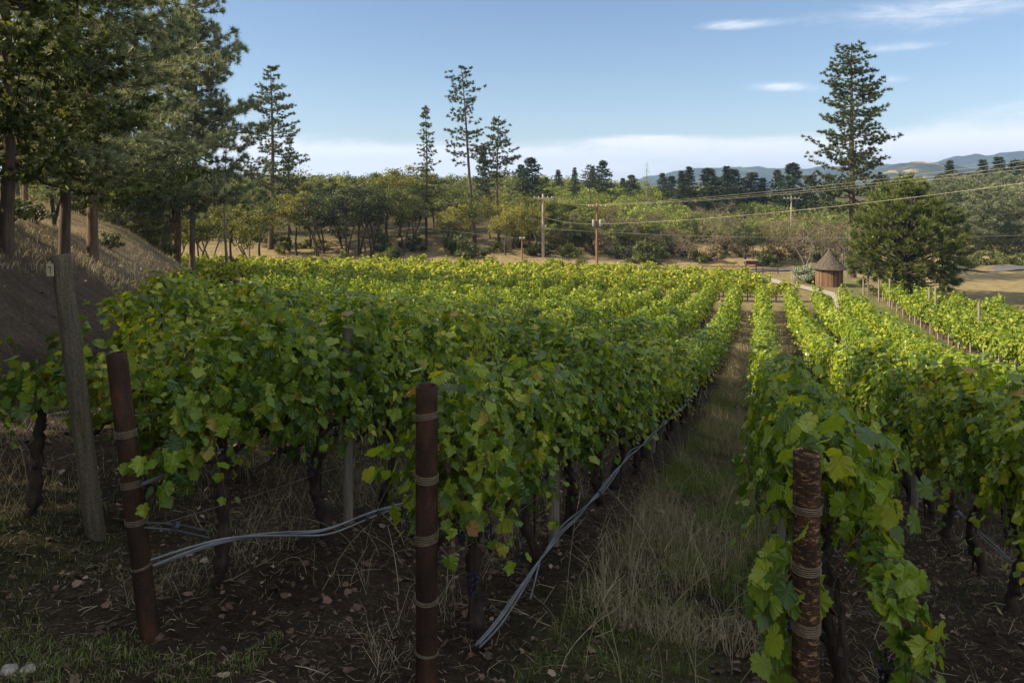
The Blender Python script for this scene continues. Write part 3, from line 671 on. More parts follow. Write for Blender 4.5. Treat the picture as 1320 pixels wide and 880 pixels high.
blades(mb, X, Y, rng.uniform(.03, .3, n)*(.3+.7*sstep(4.5, 8, Y)), rng.uniform(.0015, .0035, n), rng.uniform(.1, .9, n), 0)
X, Y = scatter_uv(21000, -1.25, .1, 5.0, 40, .5, .9, 62, 1.4); n = len(X)
blades(mb, X, Y, rng.uniform(.12, .62, n)*(.5+.5*sstep(5, 8, Y)), rng.uniform(.0012, .003, n), rng.uniform(.1, 1.1, n), 1)
X, Y = scatter_uv(16000, -9, -1.9, 3, 12, .52, .8, 63, 1.2); n = len(X)
blades(mb, X, Y, rng.uniform(.03, .13, n), rng.uniform(.0015, .003, n), rng.uniform(.2, .9, n), 0)
X, Y = scatter_uv(12000, -8, -1.9, 3.6, 14, .5, .9, 64, 1.2); n = len(X)
blades(mb, X, Y, rng.uniform(.06, .4, n), rng.uniform(.001, .0022, n), rng.uniform(.4, 1.4, n), 1)
X, Y = scatter_uv(14000, .1, 5, 3.5, 18, .5, .9, 65, 1.2); n = len(X)
blades(mb, X, Y, rng.uniform(.02, .12, n), rng.uniform(.0015, .003, n), rng.uniform(.2, 1, n), 0)
X, Y = scatter_uv(9000, .1, 5, 3.5, 18, .5, .9, 66, 1.2); n = len(X)
blades(mb, X, Y, rng.uniform(.03, .16, n), rng.uniform(.0015, .003, n), rng.uniform(1, 2.6, n), 1)
X = rng.uniform(-3.6, -1.4, 9000); Y = rng.uniform(3, 4.6, 9000); k = fbm(X*1.5, Y*1.5, 3, 67) > .47; X, Y = X[k], Y[k]; n = len(X)
blades(mb, X, Y, rng.uniform(.02, .08, n), rng.uniform(.0015, .003, n), rng.uniform(.2, .9, n), 0)
# sunny strips between the farther rows, headland and bank top
X, Y = scatter_uv(34000, -24, 8, 18, 58, .4, .6, 68, 1); n = len(X)
blades(mb, X, Y, rng.uniform(.08, .4, n), rng.uniform(.004, .01, n), rng.uniform(.2, 1, n), 1)
X, Y = scatter_uv(24000, 6.7, 9.9, 20, 66, .3, .6, 69, 1); n = len(X)
blades(mb, X, Y, rng.uniform(.08, .25, n), rng.uniform(.006, .014, n), rng.uniform(.2, .8, n), 0)
X = rng.uniform(-34, -9, 60000); Y = rng.uniform(12, 60, 60000); s = (border(Y)-X)*.959; k = ((s > 3.0) | (Y > 42)) & (s > .5) & (fbm(X*.7, Y*.7, 3, 70) > .4); X, Y = X[k], Y[k]; n = len(X)
blades(mb, X, Y, rng.uniform(.05, .3, n), rng.uniform(.003, .008, n), rng.uniform(.2, 1.2, n), 1)
tag(mb.build('grass', [M['grass'], M['straw']]), 'green and straw coloured grass tufts between the vine rows', 'grass', None, 'stuff')
# dead straw stalks, tall, in the aisle
mb = MB()
for i in range(110):
    u0 = rng.uniform(-1.35, -.1); v0 = 4.2+10*rng.uniform()**1.4; X, Y = xy(u0, v0); z = tz(X, Y); h = rng.uniform(.3, .85); a = rng.uniform(0, 6.3); l = rng.uniform(.1, .9)
    q = np.linspace(0, 1, 6); P = np.stack([X+math.cos(a)*l*h*q**1.5, Y+math.sin(a)*l*h*q**1.5, z+h*q*(1-.35*l*q)], -1); tube(mb, P, np.linspace(.003, .0012, 6), 3)
    for j in range(3):
        b = P[3+j % 3]; a2 = a+rng.normal(0, 1); tube(mb, [b, b+[math.cos(a2)*.12, math.sin(a2)*.12, .08]], [.0018, .001], 3)
for i in range(70):
    u0 = rng.uniform(-3.3, -2); v0 = rng.uniform(4.5, 9); X, Y = xy(u0, v0); z = tz(X, Y); h = rng.uniform(.2, .6); a = rng.uniform(0, 6.3); l = rng.uniform(.4, 1.2)
    q = np.linspace(0, 1, 6); tube(mb, np.stack([X+math.cos(a)*l*h*q**1.5, Y+math.sin(a)*l*h*q**1.5, z+h*q*(1-.35*l*q)], -1), np.linspace(.003, .0012, 6), 3)
tag(mb.build('dry_weeds', M['straw']), 'tall dead straw weeds tangled in the grassy aisle', 'weeds', None, 'stuff')
# leaf litter, twigs
mb = MB(); n = 5200; X = rng.uniform(-7, 6.5, n); Y = 2.8+9*rng.uniform(0, 1, n)**1.3; k = (fbm(X*1.2, Y*1.2, 3, 80) > .46) | (rng.uniform(0, 1, n) < .12); X, Y = X[k], Y[k]; n = len(X)
put_leaves(mb, np.stack([X, Y, terrain(X, Y)+.012], -1), np.stack([rng.normal(0, .5, n), rng.normal(0, .5, n), np.ones(n)], -1), rng.normal(0, 1, (n, 3))*[1, 1, .1], rng.uniform(.018, .06, n), 1)
n = 5000; X = rng.uniform(-28, -6, n); Y = rng.uniform(8, 42, n); s = (border(Y)-X)*.959; k = (s > .6); X, Y = X[k], Y[k]; n = len(X)
put_leaves(mb, np.stack([X, Y, terrain(X, Y)+.02], -1), np.stack([rng.normal(0, .5, n), rng.normal(0, .5, n), np.ones(n)], -1), rng.normal(0, 1, (n, 3))*[1, 1, .1], rng.uniform(.03, .08, n), 2)
tag(mb.build('leaf_litter', M['dead']), 'dry brown fallen leaves scattered over the soil', 'fallen leaves', None, 'stuff')
mb = MB()
for i in range(420):
    X = rng.uniform(-6, 6); Y = 2.9+7*rng.uniform()**1.3; z = tz(X, Y)+.01; a = rng.uniform(0, 6.3); L = rng.uniform(.05, .28)
    tube(mb, [(X, Y, z), (X+math.cos(a)*L*.5, Y+math.sin(a)*L*.5, z+rng.uniform(0, .03)), (X+math.cos(a+.3)*L, Y+math.sin(a+.3)*L, z)], [.003, .0025, .0015], 4)
tag(mb.build('twigs', M['straw']), 'thin dry twigs scattered on the dark soil', 'twigs', None, 'stuff')
O = np.array([(1, 0, 0), (-1, 0, 0), (0, 1, 0), (0, -1, 0), (0, 0, 1), (0, 0, -1), (.6, .6, .5), (-.6, .6, .5), (.6, -.6, .5), (-.6, -.6, .5)], float)
OF = np.array([(4, 0, 6), (6, 0, 2), (4, 6, 2), (4, 2, 7), (7, 2, 1), (4, 7, 1), (4, 1, 9), (9, 1, 3), (4, 9, 3), (4, 3, 8), (8, 3, 0), (4, 8, 0), (5, 2, 0), (5, 1, 2), (5, 3, 1), (5, 0, 3)])
n = 16000; X = rng.uniform(-8, 8, n); Y = 2.7+10*rng.uniform(0, 1, n)**1.4; k = (fbm(X*1.7, Y*1.7, 3, 84) > .44); X, Y = X[k], Y[k]; n = len(X)
sz = .004+.022*rng.uniform(0, 1, n)**4+.004*rng.uniform(0, 1, n); V = O[None]*(1+rng.normal(0, .25, (n, 10, 1)))*sz[:, None, None]*[1.2, 1, .7]+np.stack([X, Y, terrain(X, Y)+sz*.3], -1)[:, None]
mb = MB(); mb.add(V.reshape(-1, 3), (OF[None]+(np.arange(n)*10)[:, None, None]).reshape(-1, 3))
M['clod'] = simple('soil_clod', [(.3, (.04, .027, .019)), (.6, (.085, .06, .043)), (.85, (.17, .13, .1))], 5, .95, None, .6, .01, fine=50)
tag(mb.build('soil_clods', M['clod'], smooth=False), 'small dark soil clods and pebbles on the ground', 'clods', None, 'stuff')
n = 30000; X = rng.uniform(-8, 8, n); Y = 2.7+10*rng.uniform(0, 1, n)**1.5; k = (fbm(X*.9, Y*.9, 4, 86) > .47); X, Y = X[k], Y[k]; n = len(X); a = rng.uniform(0, 6.3, n); L = rng.uniform(.015, .08, n); z = terrain(X, Y)+.008
w_ = np.stack([-np.sin(a), np.cos(a), 0*a], -1)*.0016; dd = np.stack([np.cos(a)*L, np.sin(a)*L, rng.uniform(-.005, .02, n)], -1); p = np.stack([X, Y, z], -1)
mb = MB(); mb.add(np.stack([p-w_, p+w_, p+dd+w_*.5, p+dd-w_*.5], 1).reshape(-1, 3), np.arange(n*4).reshape(-1, 4))
tag(mb.build('dead_thatch', M['straw']), 'short bits of dead grass matted on the soil', 'dead grass', None, 'stuff')
def stone(px, py, Y, r, label, seed):
    q = np.random.default_rng(seed); X, _, _ = at(px, py, Y); mb = MB(); th = np.linspace(0, np.pi, 12); ph = np.linspace(0, 2*np.pi, 18, endpoint=False)
    T, Pp = np.meshgrid(th, ph, indexing='ij'); D = np.stack([np.sin(T)*np.cos(Pp), np.sin(T)*np.sin(Pp), np.cos(T)], -1)
    k = r*(.8+.5*(fbm(D[..., 0]*1.7+seed, D[..., 1]*1.7+D[..., 2]*1.3, 3, seed)-.3)); V = D*k[..., None]*[1.2, .9, .65]
    V[:, :, :] = V; i = np.arange(11)[:, None]*18; j = np.arange(18)[None]
    mb.add(V, np.stack([i+j, i+18+j, i+18+(j+1) % 18, i+(j+1) % 18], -1).reshape(-1, 4)); o = mb.build('stone', M['clod'] if seed == 3 else M['stone'], smooth=True); o.location = (X, Y, tz(X, Y)+r*.3); tag(o, label, 'stone', 'pale stones')
stone(12, 868, 3.95, .045, 'pale stone at the bottom left corner of the ground', 1); stone(36, 868, 3.95, .04, 'larger pale stone beside the corner stone', 2)
stone(203, 818, 4.35, .04, 'dark earthy stone at the foot of the leaning rusty pipe', 3)

# ------------------------------------------------------------------ trees
def clumps(mb, Cn, rad, per, size, up=.2, flat=.75, asp=.55, m=0):
    """leaf-sized rhombs in a blob round each centre"""
    Cn = np.asarray(Cn, float); n = len(Cn)*per; rad = np.broadcast_to(rad, (len(Cn),))
    d = norm(rng.normal(0, 1, (n, 3))); r = rng.uniform(0, 1, n)**.45
    p = np.repeat(Cn, per, 0)+d*(r*np.repeat(rad, per))[:, None]*[1, 1, flat]
    nm = norm(d*.7+rng.normal(0, .6, (n, 3))+[0, 0, up]); a = norm(np.cross(nm, rng.normal(0, 1, (n, 3)))); b = np.cross(nm, a)
    s = size*rng.uniform(.6, 1.3, (n, 1)); V = np.stack([p-a*s, p-b*s*asp, p+a*s, p+b*s*asp], 1).reshape(-1, 3)
    mb.add(V, np.arange(n*4).reshape(-1, 4), m)
def needles(mb, Cn, dirs, per, ln, w, spread=.9, m=0):
    n = len(Cn)*per; d = norm(np.repeat(dirs, per, 0)+rng.normal(0, spread, (n, 3))*[1, 1, .8]); p = np.repeat(Cn, per, 0)+rng.normal(0, ln*.12, (n, 3))
    s = norm(np.cross(d, rng.normal(0, 1, (n, 3))))*w; L = ln*rng.uniform(.6, 1.2, (n, 1))
    V = np.stack([p-s, p+s, p+d*L], 1).reshape(-1, 3); mb.add(V, np.arange(n*3).reshape(-1, 3), m)
def make_pine(name, H, R0, c0, prof, nbr, seed, mf, mk, tr=.35, ln=.5, w=.05, per=12, cstep=.55, lean=(0, 0), droop=.25, spread=.9, twig=True, clumpsize=None, gaps=.15, wob=.15, rise=.25):
    global rng; rng = np.random.default_rng(seed); t = empty(name); mt, mc = MB(), MB()
    q = np.linspace(0, 1, 16); cx = lean[0]*H*q**1.2+wob*np.sin(q*5+seed); cy = lean[1]*H*q
    P = np.stack([cx, cy, q*H], -1); P[0, 2] = -.6; tube(mt, P, tr*(1-q)**.85+.02+tr*.25*(q < .01), 10)
    Cn, Dn = [], []
    for i in range(nbr):
        f = c0+(1-c0)*((i+.5)/nbr)**.9+rng.normal(0, .01); f = min(f, .985)
        if rng.uniform() < gaps: continue
        base = np.array([np.interp(f, q, cx), np.interp(f, q, cy), f*H]); a = i*2.4+rng.normal(0, .4)
        L = R0*np.interp((f-c0)/(1-c0), *zip(*prof))*rng.uniform(.45, 1.2); L = max(L, .25); rise_i = rng.normal(0, .14)
        k = 6; s = np.linspace(0, 1, k); dz = L*(rise*(f-.35)*s+rise_i*s-droop*s*(1-s)*1.6*(1-f)+.12*s**2)
        B = base+np.stack([math.cos(a)*L*s, math.sin(a)*L*s, dz], -1)+rng.normal(0, .03*L, (k, 3))*s[:, None]
        tube(mt, B, np.linspace(max(.02, tr*.28*(1-f)+.02), .012, k), 4, 0, False)
        nc = max(2, int(L/cstep)); ss = np.linspace(.3, 1, nc) if L > 1 else np.linspace(.5, 1, nc)
        for x in ss:
            b = np.array([np.interp(x, s, B[:, j]) for j in range(3)]); dr = np.array([math.cos(a), math.sin(a), .25])
            Cn.append(b); Dn.append(dr)
            if twig:
                for sg in (-1, 1):
                    if rng.uniform() < .2: continue
                    wd = L*.22*(1.25-x)+.15; pa = a+sg*1.1; e = b+np.array([math.cos(pa)*wd, math.sin(pa)*wd, rng.uniform(-.35, .5)*wd])
                    Cn.append(e); Dn.append(np.array([math.cos(pa), math.sin(pa), .3]))
    Cn.append(P[-1]); Dn.append(np.array([0, 0, 1.])); Cn = np.array(Cn); Dn = np.array(Dn)
    needles(mc, Cn+rng.normal(0, cstep*.16, Cn.shape), Dn, per, ln, w, spread)
    if clumpsize: clumps(mc, Cn, clumpsize, max(3, per//3), clumpsize*.4)
    mt.build('trunk', mk, t, smooth=True); mc.build('crown', mf, t); return t
def make_oak(name, H, RX, seed, mf, mk, c0=.3, ncl=46, per=70, leaf=.2, tr=.25, rad=1.1, trunks=1, openness=.0, RZ=None, low=False, bare=0):
    global rng; rng = np.random.default_rng(seed); t = empty(name); mt, mc = MB(), MB()
    cz = H*(c0+1)/2; rz = H*(1-c0)/2 if RZ is None else RZ
    d = norm(rng.normal(0, 1, (ncl, 3))); r = rng.uniform(.35, 1, ncl)**.6; d[:, 2] = np.where(d[:, 2] < -.5, d[:, 2]*.6, d[:, 2])
    Cn = d*r[:, None]*[RX, RX, rz]+[0, 0, cz]; Cn += rng.normal(0, .12*RX, Cn.shape)
    rads = rad*rng.uniform(.55, 1.2, ncl)
    heads = []
    for j in range(trunks):
        a = rng.uniform(0, 6.3); q = np.linspace(0, 1, 8); hh = H*(c0+.12)*rng.uniform(.85, 1.15); sp = (.12 if trunks > 1 else .03)*H
        P = np.stack([math.cos(a)*sp*q**1.3+.12*np.sin(q*5+j)+(.15*j), math.sin(a)*sp*q**1.3+.1*np.sin(q*4+j*2), -.4+(hh+.4)*q], -1)
        tube(mt, P, tr*(1-.45*q)/(1 if trunks == 1 else 1.4), 8); heads.append(P[-1])
    mains = []
    for j in range(6):
        h = heads[j % len(heads)]; tgt = Cn[rng.integers(ncl)]*[.6, .6, 1]; q = np.linspace(0, 1, 6)[:, None]
        B = h+(tgt-h)*q+rng.normal(0, .08*RX, (6, 3))*np.sin(q*np.pi); tube(mt, B, np.linspace(tr*.5, tr*.18, 6), 6, 0, False); mains.append(B)
    MN = np.concatenate(mains)
    for c in Cn:
        i = np.argmin(np.linalg.norm(MN-c, axis=1)); b = MN[i]; mid = (b+c)/2+rng.normal(0, .12, 3)*RX*.3
        tube(mt, [b, mid, c], [tr*.2, tr*.1, .015], 4, 0, False)
        for _ in range(bare):
            e = c+norm(rng.normal(0, 1, 3))*rad*1.2; tube(mt, [c, (c+e)/2+rng.normal(0, .1, 3), e], [.025, .015, .008], 3, 0, False)
    keep = rng.uniform(0, 1, ncl) >= openness
    clumps(mc, Cn[keep], rads[keep], per, leaf, .3)
    mt.build('trunk', mk, t, smooth=True); mc.build('crown', mf, t); return t
def make_roundpine(name, H, RX, seed, mf, mk):
    global rng; rng = np.random.default_rng(seed); t = empty(name); mt, mc = MB(), MB(); n = 900
    d = norm(rng.normal(0, 1, (n, 3))); r = rng.uniform(.3, 1, n)**.5; zc = H*.47
    C_ = d*r[:, None]*[RX, RX, H*.5]+[0, 0, zc]; C_ = C_+norm(d)*(fbm(d[:, 0]*2+5, d[:, 1]*2+d[:, 2]*2+5, 3, 4)-.5)[:, None]*2.2
    C_[:, 2] = np.maximum(C_[:, 2], .4); C_[:, :2] *= (1-.38*np.clip((C_[:, 2]-zc)/(H*.5), 0, 1)**1.5)[:, None]
    tube(mt, [(0, 0, -.5), (.1, 0, H*.3), (0, .1, H*.6), (0, 0, H*.95)], [.34, .28, .16, .04], 10)
    for c in C_[::3]:
        b = np.array([0, 0, max(.5, c[2]*.7)]); tube(mt, [b, (b+c)/2+[0, 0, -.15], c], [.07, .04, .015], 4, 0, False)
    needles(mc, C_, norm(norm(d)+[0, 0, .5]), 70, .55, .035, .5); clumps(mc, C_, .32, 5, .11)
    mt.build('trunk', mk, t, smooth=True); mc.build('crown', mf, t); return t
def make_bush(name, H, RX, seed, mf, ncl=14, per=60, leaf=.12, rad=.5):
    global rng; rng = np.random.default_rng(seed); t = empty(name); mc, mt = MB(), MB()
    d = norm(rng.normal(0, 1, (ncl, 3))); d[:, 2] = np.abs(d[:, 2]); Cn = d*rng.uniform(.3, .85, (ncl, 1))*[RX, RX, H*.75]+[0, 0, H*.12]
    for c in Cn: tube(mt, [(0, 0, -.2), c*[.4, .4, .5], c], [.05, .03, .012], 4, 0, False)
    clumps(mc, Cn, rad*rng.uniform(.7, 1.2, ncl), per, leaf, .4); mt.build('stem', M['bark_dark'], t); mc.build('foliage', mf, t); return t

def put_tree(P, px, Y, label, cat, group=None, top=None, base_h=None, H=None, rz=None, sc=None, wide=1.):
    """top: picture row the tip reaches, H: native height of the prototype"""
    X = (px-660)/F*Y; z = tz(X, Y)
    if top is not None: sc = ((240-top)/F*Y-z)/H
    sc = sc or 1.
    rz = rr.uniform(0, 6.28) if rz is None else rz
    s3 = (sc*wide, sc*wide, sc)
    if P.name not in used: used.add(P.name); o = P; place(o, (X, Y, z), rz, s3)
    else: o = dup(P, (X, Y, z), rz, s3)
    tag(o, label, cat); 
    if group: o['group'] = group
    elif 'group' in o: del o['group']
    return o
rr = np.random.default_rng(99)
PON = [(0, .75), (.12, 1), (.35, .86), (.6, .62), (.85, .36), (1, .1)]
# --- big near trees on the bank
near_pine = make_pine('pine_tree', 14, 4.2, .2, PON, 96, 11, M['pine_grey'], M['bark'], .15, .3, .013, 52, .34, (.0, 0), .35, 1., gaps=.05, clumpsize=.11)
near_pine2 = make_pine('pine_tree', 15, 4.4, .2, PON, 100, 12, M['pine_grey'], M['bark_red'], .19, .3, .013, 52, .36, (.01, 0), .3, 1., gaps=.06, clumpsize=.11)
near_fir = make_pine('fir_tree', 13, 4.4, .13, [(0, .8), (.15, 1), (.5, .75), (1, .08)], 105, 13, M['oak_leaf'], M['bark'], .14, .16, .018, 36, .34, (0, 0), .5, 1.2, gaps=.05, clumpsize=.22)
bay = make_oak('oak_tree', 11, 4.2, 14, M['oak_dark'], M['bark_dark'], .16, 90, 230, .085, .26, .95, 2)
near_oak = make_oak('oak_tree', 9, 3.6, 15, M['oak_leaf'], M['bark_grey'], .12, 70, 200, .085, .2, .9, 1)
put_tree(near_fir, 3, 18, 'tall conifer with pale patched bark on the left picture edge', 'tree', rz=1.)
put_tree(near_pine, 90, 22, 'straight grey-brown pine trunk on the bank just behind the tagged post', 'tree', rz=.5)
put_tree(near_pine2, 119, 29, 'reddish-barked pine on the crest of the sunny bank', 'tree', rz=2.2)
put_tree(near_pine2, 32, 40, 'pale-barked tall pine behind the bank near the left edge', 'tree', rz=4., wide=.6)
put_tree(bay, 65, 33, 'dark leaning oak with a slanted black limb behind the bank', 'tree', rz=.9, sc=.6)
put_tree(bay, 186, 58, 'dark evergreen oak overhanging the crest of the bank', 'tree', rz=3.2, sc=.62)
put_tree(near_pine, 250, 50, 'right trunk of the paired foothill pines at the foot of the bank', 'tree', rz=1.2, sc=1.6, wide=.72)
put_tree(near_pine2, 229, 52, 'left trunk of the paired foothill pines at the foot of the bank', 'tree', rz=5.2, sc=1.5, wide=.8)
put_tree(bay, 205, 45, 'low dark oak at the foot of the bank beside the paired trunks', 'tree', rz=2.1, sc=.62)
put_tree(bay, 120, 60, 'dark broadleaf oak above the sunny bank crest', 'tree', rz=5.5, sc=1.15)
put_tree(near_oak, 20, 46, 'round green oak in the shade behind the left bank', 'tree', rz=1.2)
put_tree(near_oak, 75, 42, 'low dark-green oak under the pines on the bank crest', 'tree', rz=.4, sc=.7)
put_tree(near_oak, 150, 47, 'low oak just beyond the bank crest right of the red-barked pine', 'tree', rz=5.4, sc=.75)
put_tree(near_oak, 105, 52, 'round green oak seen between the two near pine trunks', 'tree', rz=2.6)
put_tree(near_oak, 165, 60, 'round green oak right of the red-barked pine', 'tree', rz=4.1)
# trees outside the left edge that shade the near rows
for i, (X, Y, P, s) in enumerate([(-14, 12, near_fir, .95), (-16, 6, near_pine2, .85), (-14, 1, near_fir, .9), (-17, -6, near_pine, .9), (-12.5, 8, bay, .95), (-11.5, 3, bay, .95), (-11, -3, bay, .95), (-13.5, 5.8, bay, .9), (-10.5, .2, bay, .9), (-9.2, 4.2, near_oak, .95), (-8.6, 1.6, near_oak, 1.), (-10.2, 6.6, near_oak, 1.), (-12.2, 5.2, bay, 1.1), (-16, 3.4, bay, 1.2), (-16, .5, bay, 1.2), (-15, 6.5, bay, 1.1)]):
    o = dup(P, (X, Y, tz(X, Y)), i*1.3, s); tag(o, 'tall shade tree on the bank outside the left picture edge', 'tree', 'shade trees on the bank')
# --- middle distance
pon = make_pine('pine_tree', 24, 4.6, .28, [(0, .7), (.1, 1), (.3, .85), (.6, .58), (.85, .38), (1, .12)], 120, 21, M['pine'], M['bark'], .36, .36, .045, 22, .46, gaps=.2, spread=.8)
pon_open = make_pine('pine_tree', 24, 3.2, .46, [(0, .5), (.2, 1), (.5, .9), (.8, .7), (1, .3)], 72, 22, M['pine'], M['bark'], .26, .36, .045, 22, .6, lean=(-.085, 0), gaps=.2, spread=.8)
pon_slim = make_pine('pine_tree', 20, 2.1, .3, [(0, .7), (.2, 1), (.5, .7), (1, .12)], 84, 23, M['pine'], M['bark'], .2, .32, .045, 18, .48, lean=(-.02, 0), gaps=.15, spread=.8)
pon_tuft = make_pine('pine_tree', 18, 3.0, .52, [(0, .7), (.3, 1), (.6, .8), (1, .2)], 64, 24, M['pine'], M['bark'], .2, .36, .045, 20, .52, gaps=.12, spread=.8)
big_pine = make_pine('pine_tree', 26, 5.7, .3, [(0, .9), (.12, 1), (.3, .72), (.6, .6), (.8, .48), (1, .22)], 150, 25, M['pine'], M['bark'], .42, .36, .045, 24, .45, gaps=.16, spread=.8, droop=.5, wob=.05)
round_pine = make_roundpine('pine_tree', 10.4, 4.7, 26, M['pine_green'], M['bark_dark'])
fir = make_pine('fir_tree', 14, 2.7, .06, [(0, .95), (.1, 1), (.5, .58), (1, .05)], 120, 27, M['fir'], M['bark_dark'], .2, .45, .08, 11, .5, gaps=.04, spread=.9)
fir2 = make_pine('fir_tree', 12, 3.2, .1, [(0, .8), (.2, 1), (.5, .75), (.8, .5), (1, .1)], 90, 28, M['fir'], M['bark_dark'], .2, .55, .1, 11, .6, gaps=.08, spread=.9)
grey_pine = make_pine('pine_tree', 13, 4.2, .14, [(0, .6), (.2, .95), (.5, 1), (.8, .7), (1, .3)], 90, 29, M['pine_grey'], M['bark_grey'], .22, .7, .08, 13, .75, gaps=.06, spread=.9, rise=.8)
snag = make_pine('dead_tree', 13, 1.6, .3, [(0, 1), (.5, .8), (1, .2)], 60, 30, M['bark_grey'], M['bark_grey'], .13, .25, .012, 2, 1.2, twig=False, gaps=.1)
oaks = [make_oak('oak_tree', 9.5, 3.4, 41, M['oak_leaf'], M['bark_dark'], .34, 64, 90, .13, .2, .95, 2, .12), make_oak('oak_tree', 9, 3.3, 42, M['oak_yellow'], M['bark_dark'], .3, 60, 90, .13, .18, .95, 1, .14),
        make_oak('oak_tree', 10, 3.6, 43, M['oak_dark'], M['bark_dark'], .36, 64, 85, .13, .22, .9, 2, .2), make_oak('oak_tree', 8, 3.2, 44, M['oak_leaf'], M['bark_grey'], .28, 52, 90, .13, .16, .9, 3, .08)]
thin_oak = make_oak('oak_tree', 9, 3.6, 45, M['oak_brown'], M['bark_grey'], .2, 60, 22, .15, .18, 1.1, 3, .3, bare=4)
bushes = [make_bush('shrub', 2.2, 1.6, 51, M['oak_leaf']), make_bush('shrub', 1.9, 1.5, 52, M['oak_yellow']), make_bush('shrub', 2., 1.7, 53, M['oak_dark'])]
brown_bush = make_bush('shrub', 2.4, 1.8, 54, M['oak_brown'], 16, 50); olive = make_bush('shrub', 3.1, 1.75, 55, M['olive'], 30, 130, .1, .6)
put_tree(pon, 350, 98, 'tall dark pine left of centre with a straight dark trunk', 'tree', None, 83, H=24.3)
put_tree(pon_slim, 371, 102, 'shorter pine just right of the tall left-hand pine', 'tree', None, 172, H=20.3)
put_tree(pon_slim, 551, 100, 'narrow pointed pine at centre of the tree line', 'tree', None, 135, H=20.3, rz=0)
put_tree(pon_open, 613, 97, 'tall open-crowned pine leaning left over the tree line', 'tree', None, 84, H=24.3, rz=0)
put_tree(pon_tuft, 642, 101, 'tufted pine with bare trunk right of the leaning pine', 'tree', None, 150, H=18.3)
put_tree(fir, 623, 138, 'dark conifer between the leaning pine and the tufted pine', 'tree', None, 188, H=14.3)
put_tree(big_pine, 1098, 83, 'tallest pine, with layered boughs, above the round shed', 'tree', None, 57, H=26.3, rz=.4)
put_tree(round_pine, 1166, 66, 'broad bushy round pine right of the round shed', 'tree', None, 224, H=10.4, rz=0)
put_tree(snag, 834, 130, 'bare dead tree spire on the green hill', 'tree', None, 208, H=13.2)
put_tree(snag, 291, 62, 'thin bare-branched dead tree left of the tall dark pine', 'tree', None, 185, H=13.2)
for i, (px, Y, top, P) in enumerate([(688, 150, 201, fir2), (668, 160, 214, fir2), (722, 170, 219, fir), (738, 165, 220, fir), (705, 172, 222, fir2), (760, 130, 209, pon_tuft), (779, 165, 211, fir2), (768, 175, 216, fir), (800, 175, 222, fir2), (813, 170, 223, fir2),
        (868, 168, 220, fir2), (877, 160, 215, fir), (893, 165, 213, fir), (910, 160, 213, fir2), (941, 165, 215, fir), (948, 172, 218, fir2), (968, 175, 222, fir2), (1020, 160, 208, fir2), (1000, 175, 222, fir2), (985, 175, 223, fir2), (1045, 165, 220, fir2), (850, 178, 226, fir2), (925, 178, 222, fir2),
        (1228, 190, 206, fir), (1270, 200, 209, fir), (1288, 195, 202, fir), (1306, 205, 210, fir2), (1255, 200, 215, fir2), (1318, 195, 206, fir), (1242, 190, 218, fir2), (1215, 185, 222, fir2), (1335, 190, 205, fir), (1296, 180, 214, fir2), (1278, 178, 218, fir2),
        (592, 168, 228, fir2), (640, 170, 222, fir2), (655, 175, 225, fir), (570, 165, 229, fir2), (520, 160, 226, fir), (1072, 170, 222, fir2), (1135, 165, 226, fir2)]):
    side = 'left of the dead spire' if px < 830 else 'between the dead spire and the tallest pine' if px < 1100 else 'above the grey pines at far right'
    put_tree(P, px+rr.uniform(-5, 5), Y, f'dark conifer on the skyline {side}', 'tree', f'dark skyline conifers {side}', top+rr.uniform(-5, 8), H={fir.name: 14.3, fir2.name: 12.3, pon_tuft.name: 18.3}[P.name], wide=rr.uniform(1., 1.9))
# grey pines, far right wood
for i, (px, Y, top) in enumerate([(1232, 118, 240), (1262, 112, 246), (1290, 116, 238), (1318, 112, 244), (1246, 132, 232), (1275, 135, 230), (1304, 132, 228), (1338, 120, 235), (1218, 128, 238), (1200, 135, 236), (1330, 140, 226), (1255, 150, 226), (1225, 150, 228), (1292, 150, 226), (1350, 130, 232)]):
    put_tree(grey_pine, px, Y, 'pale grey-green pine in the wood behind the dry field', 'tree', 'grey pines behind the dry field', top, H=13.3)
# oak belt
oakrow = [(205, 66, 262, 1), (222, 72, 258, 3), (300, 72, 250, 1), (318, 85, 240, 3), (335, 92, 246, 1), (383, 92, 238, 1), (400, 100, 230, 0), (418, 93, 240, 2), (440, 97, 232, 2), (462, 93, 228, 2), (482, 98, 230, 0), (500, 104, 214, 1), (515, 110, 208, 1), (532, 100, 236, 0), (575, 103, 232, 0), (592, 98, 240, 3),
          (632, 106, 246, 1), (662, 98, 250, 1), (682, 94, 248, 1), (690, 102, 244, 3), (428, 108, 234, 0), (470, 112, 226, 3), (560, 112, 236, 1), (605, 110, 238, 0), (716, 104, 262, 0), (733, 98, 284, 2), (742, 102, 290, 2), (802, 100, 285, 0), (815, 100, 298, 1), (270, 80, 240, 3), (255, 76, 252, 0), (350, 110, 236, 0), (375, 112, 238, 3),
          (962, 97, 288, 2), (972, 100, 286, 0), (1010, 104, 284, 1), (1030, 100, 290, 0), (1052, 110, 285, 3), (925, 108, 296, 0), (1125, 100, 290, 2), (1210, 98, 300, 0), (1118, 120, 262, 0), (1150, 120, 258, 3), (1060, 100, 296, 1)]
oakrow += [(408, 90, 246, 2), (446, 91, 240, 2), (478, 92, 236, 2), (520, 94, 232, 0), (583, 94, 256, 1), (652, 92, 262, 1), (440, 118, 224, 1), (465, 120, 222, 0), (535, 118, 218, 1), (580, 122, 226, 3), (410, 122, 228, 3), (380, 120, 230, 1), (330, 112, 232, 1), (300, 100, 236, 0), (755, 100, 275, 1), (780, 112, 262, 1), (890, 112, 275, 0), (1085, 108, 275, 3)]
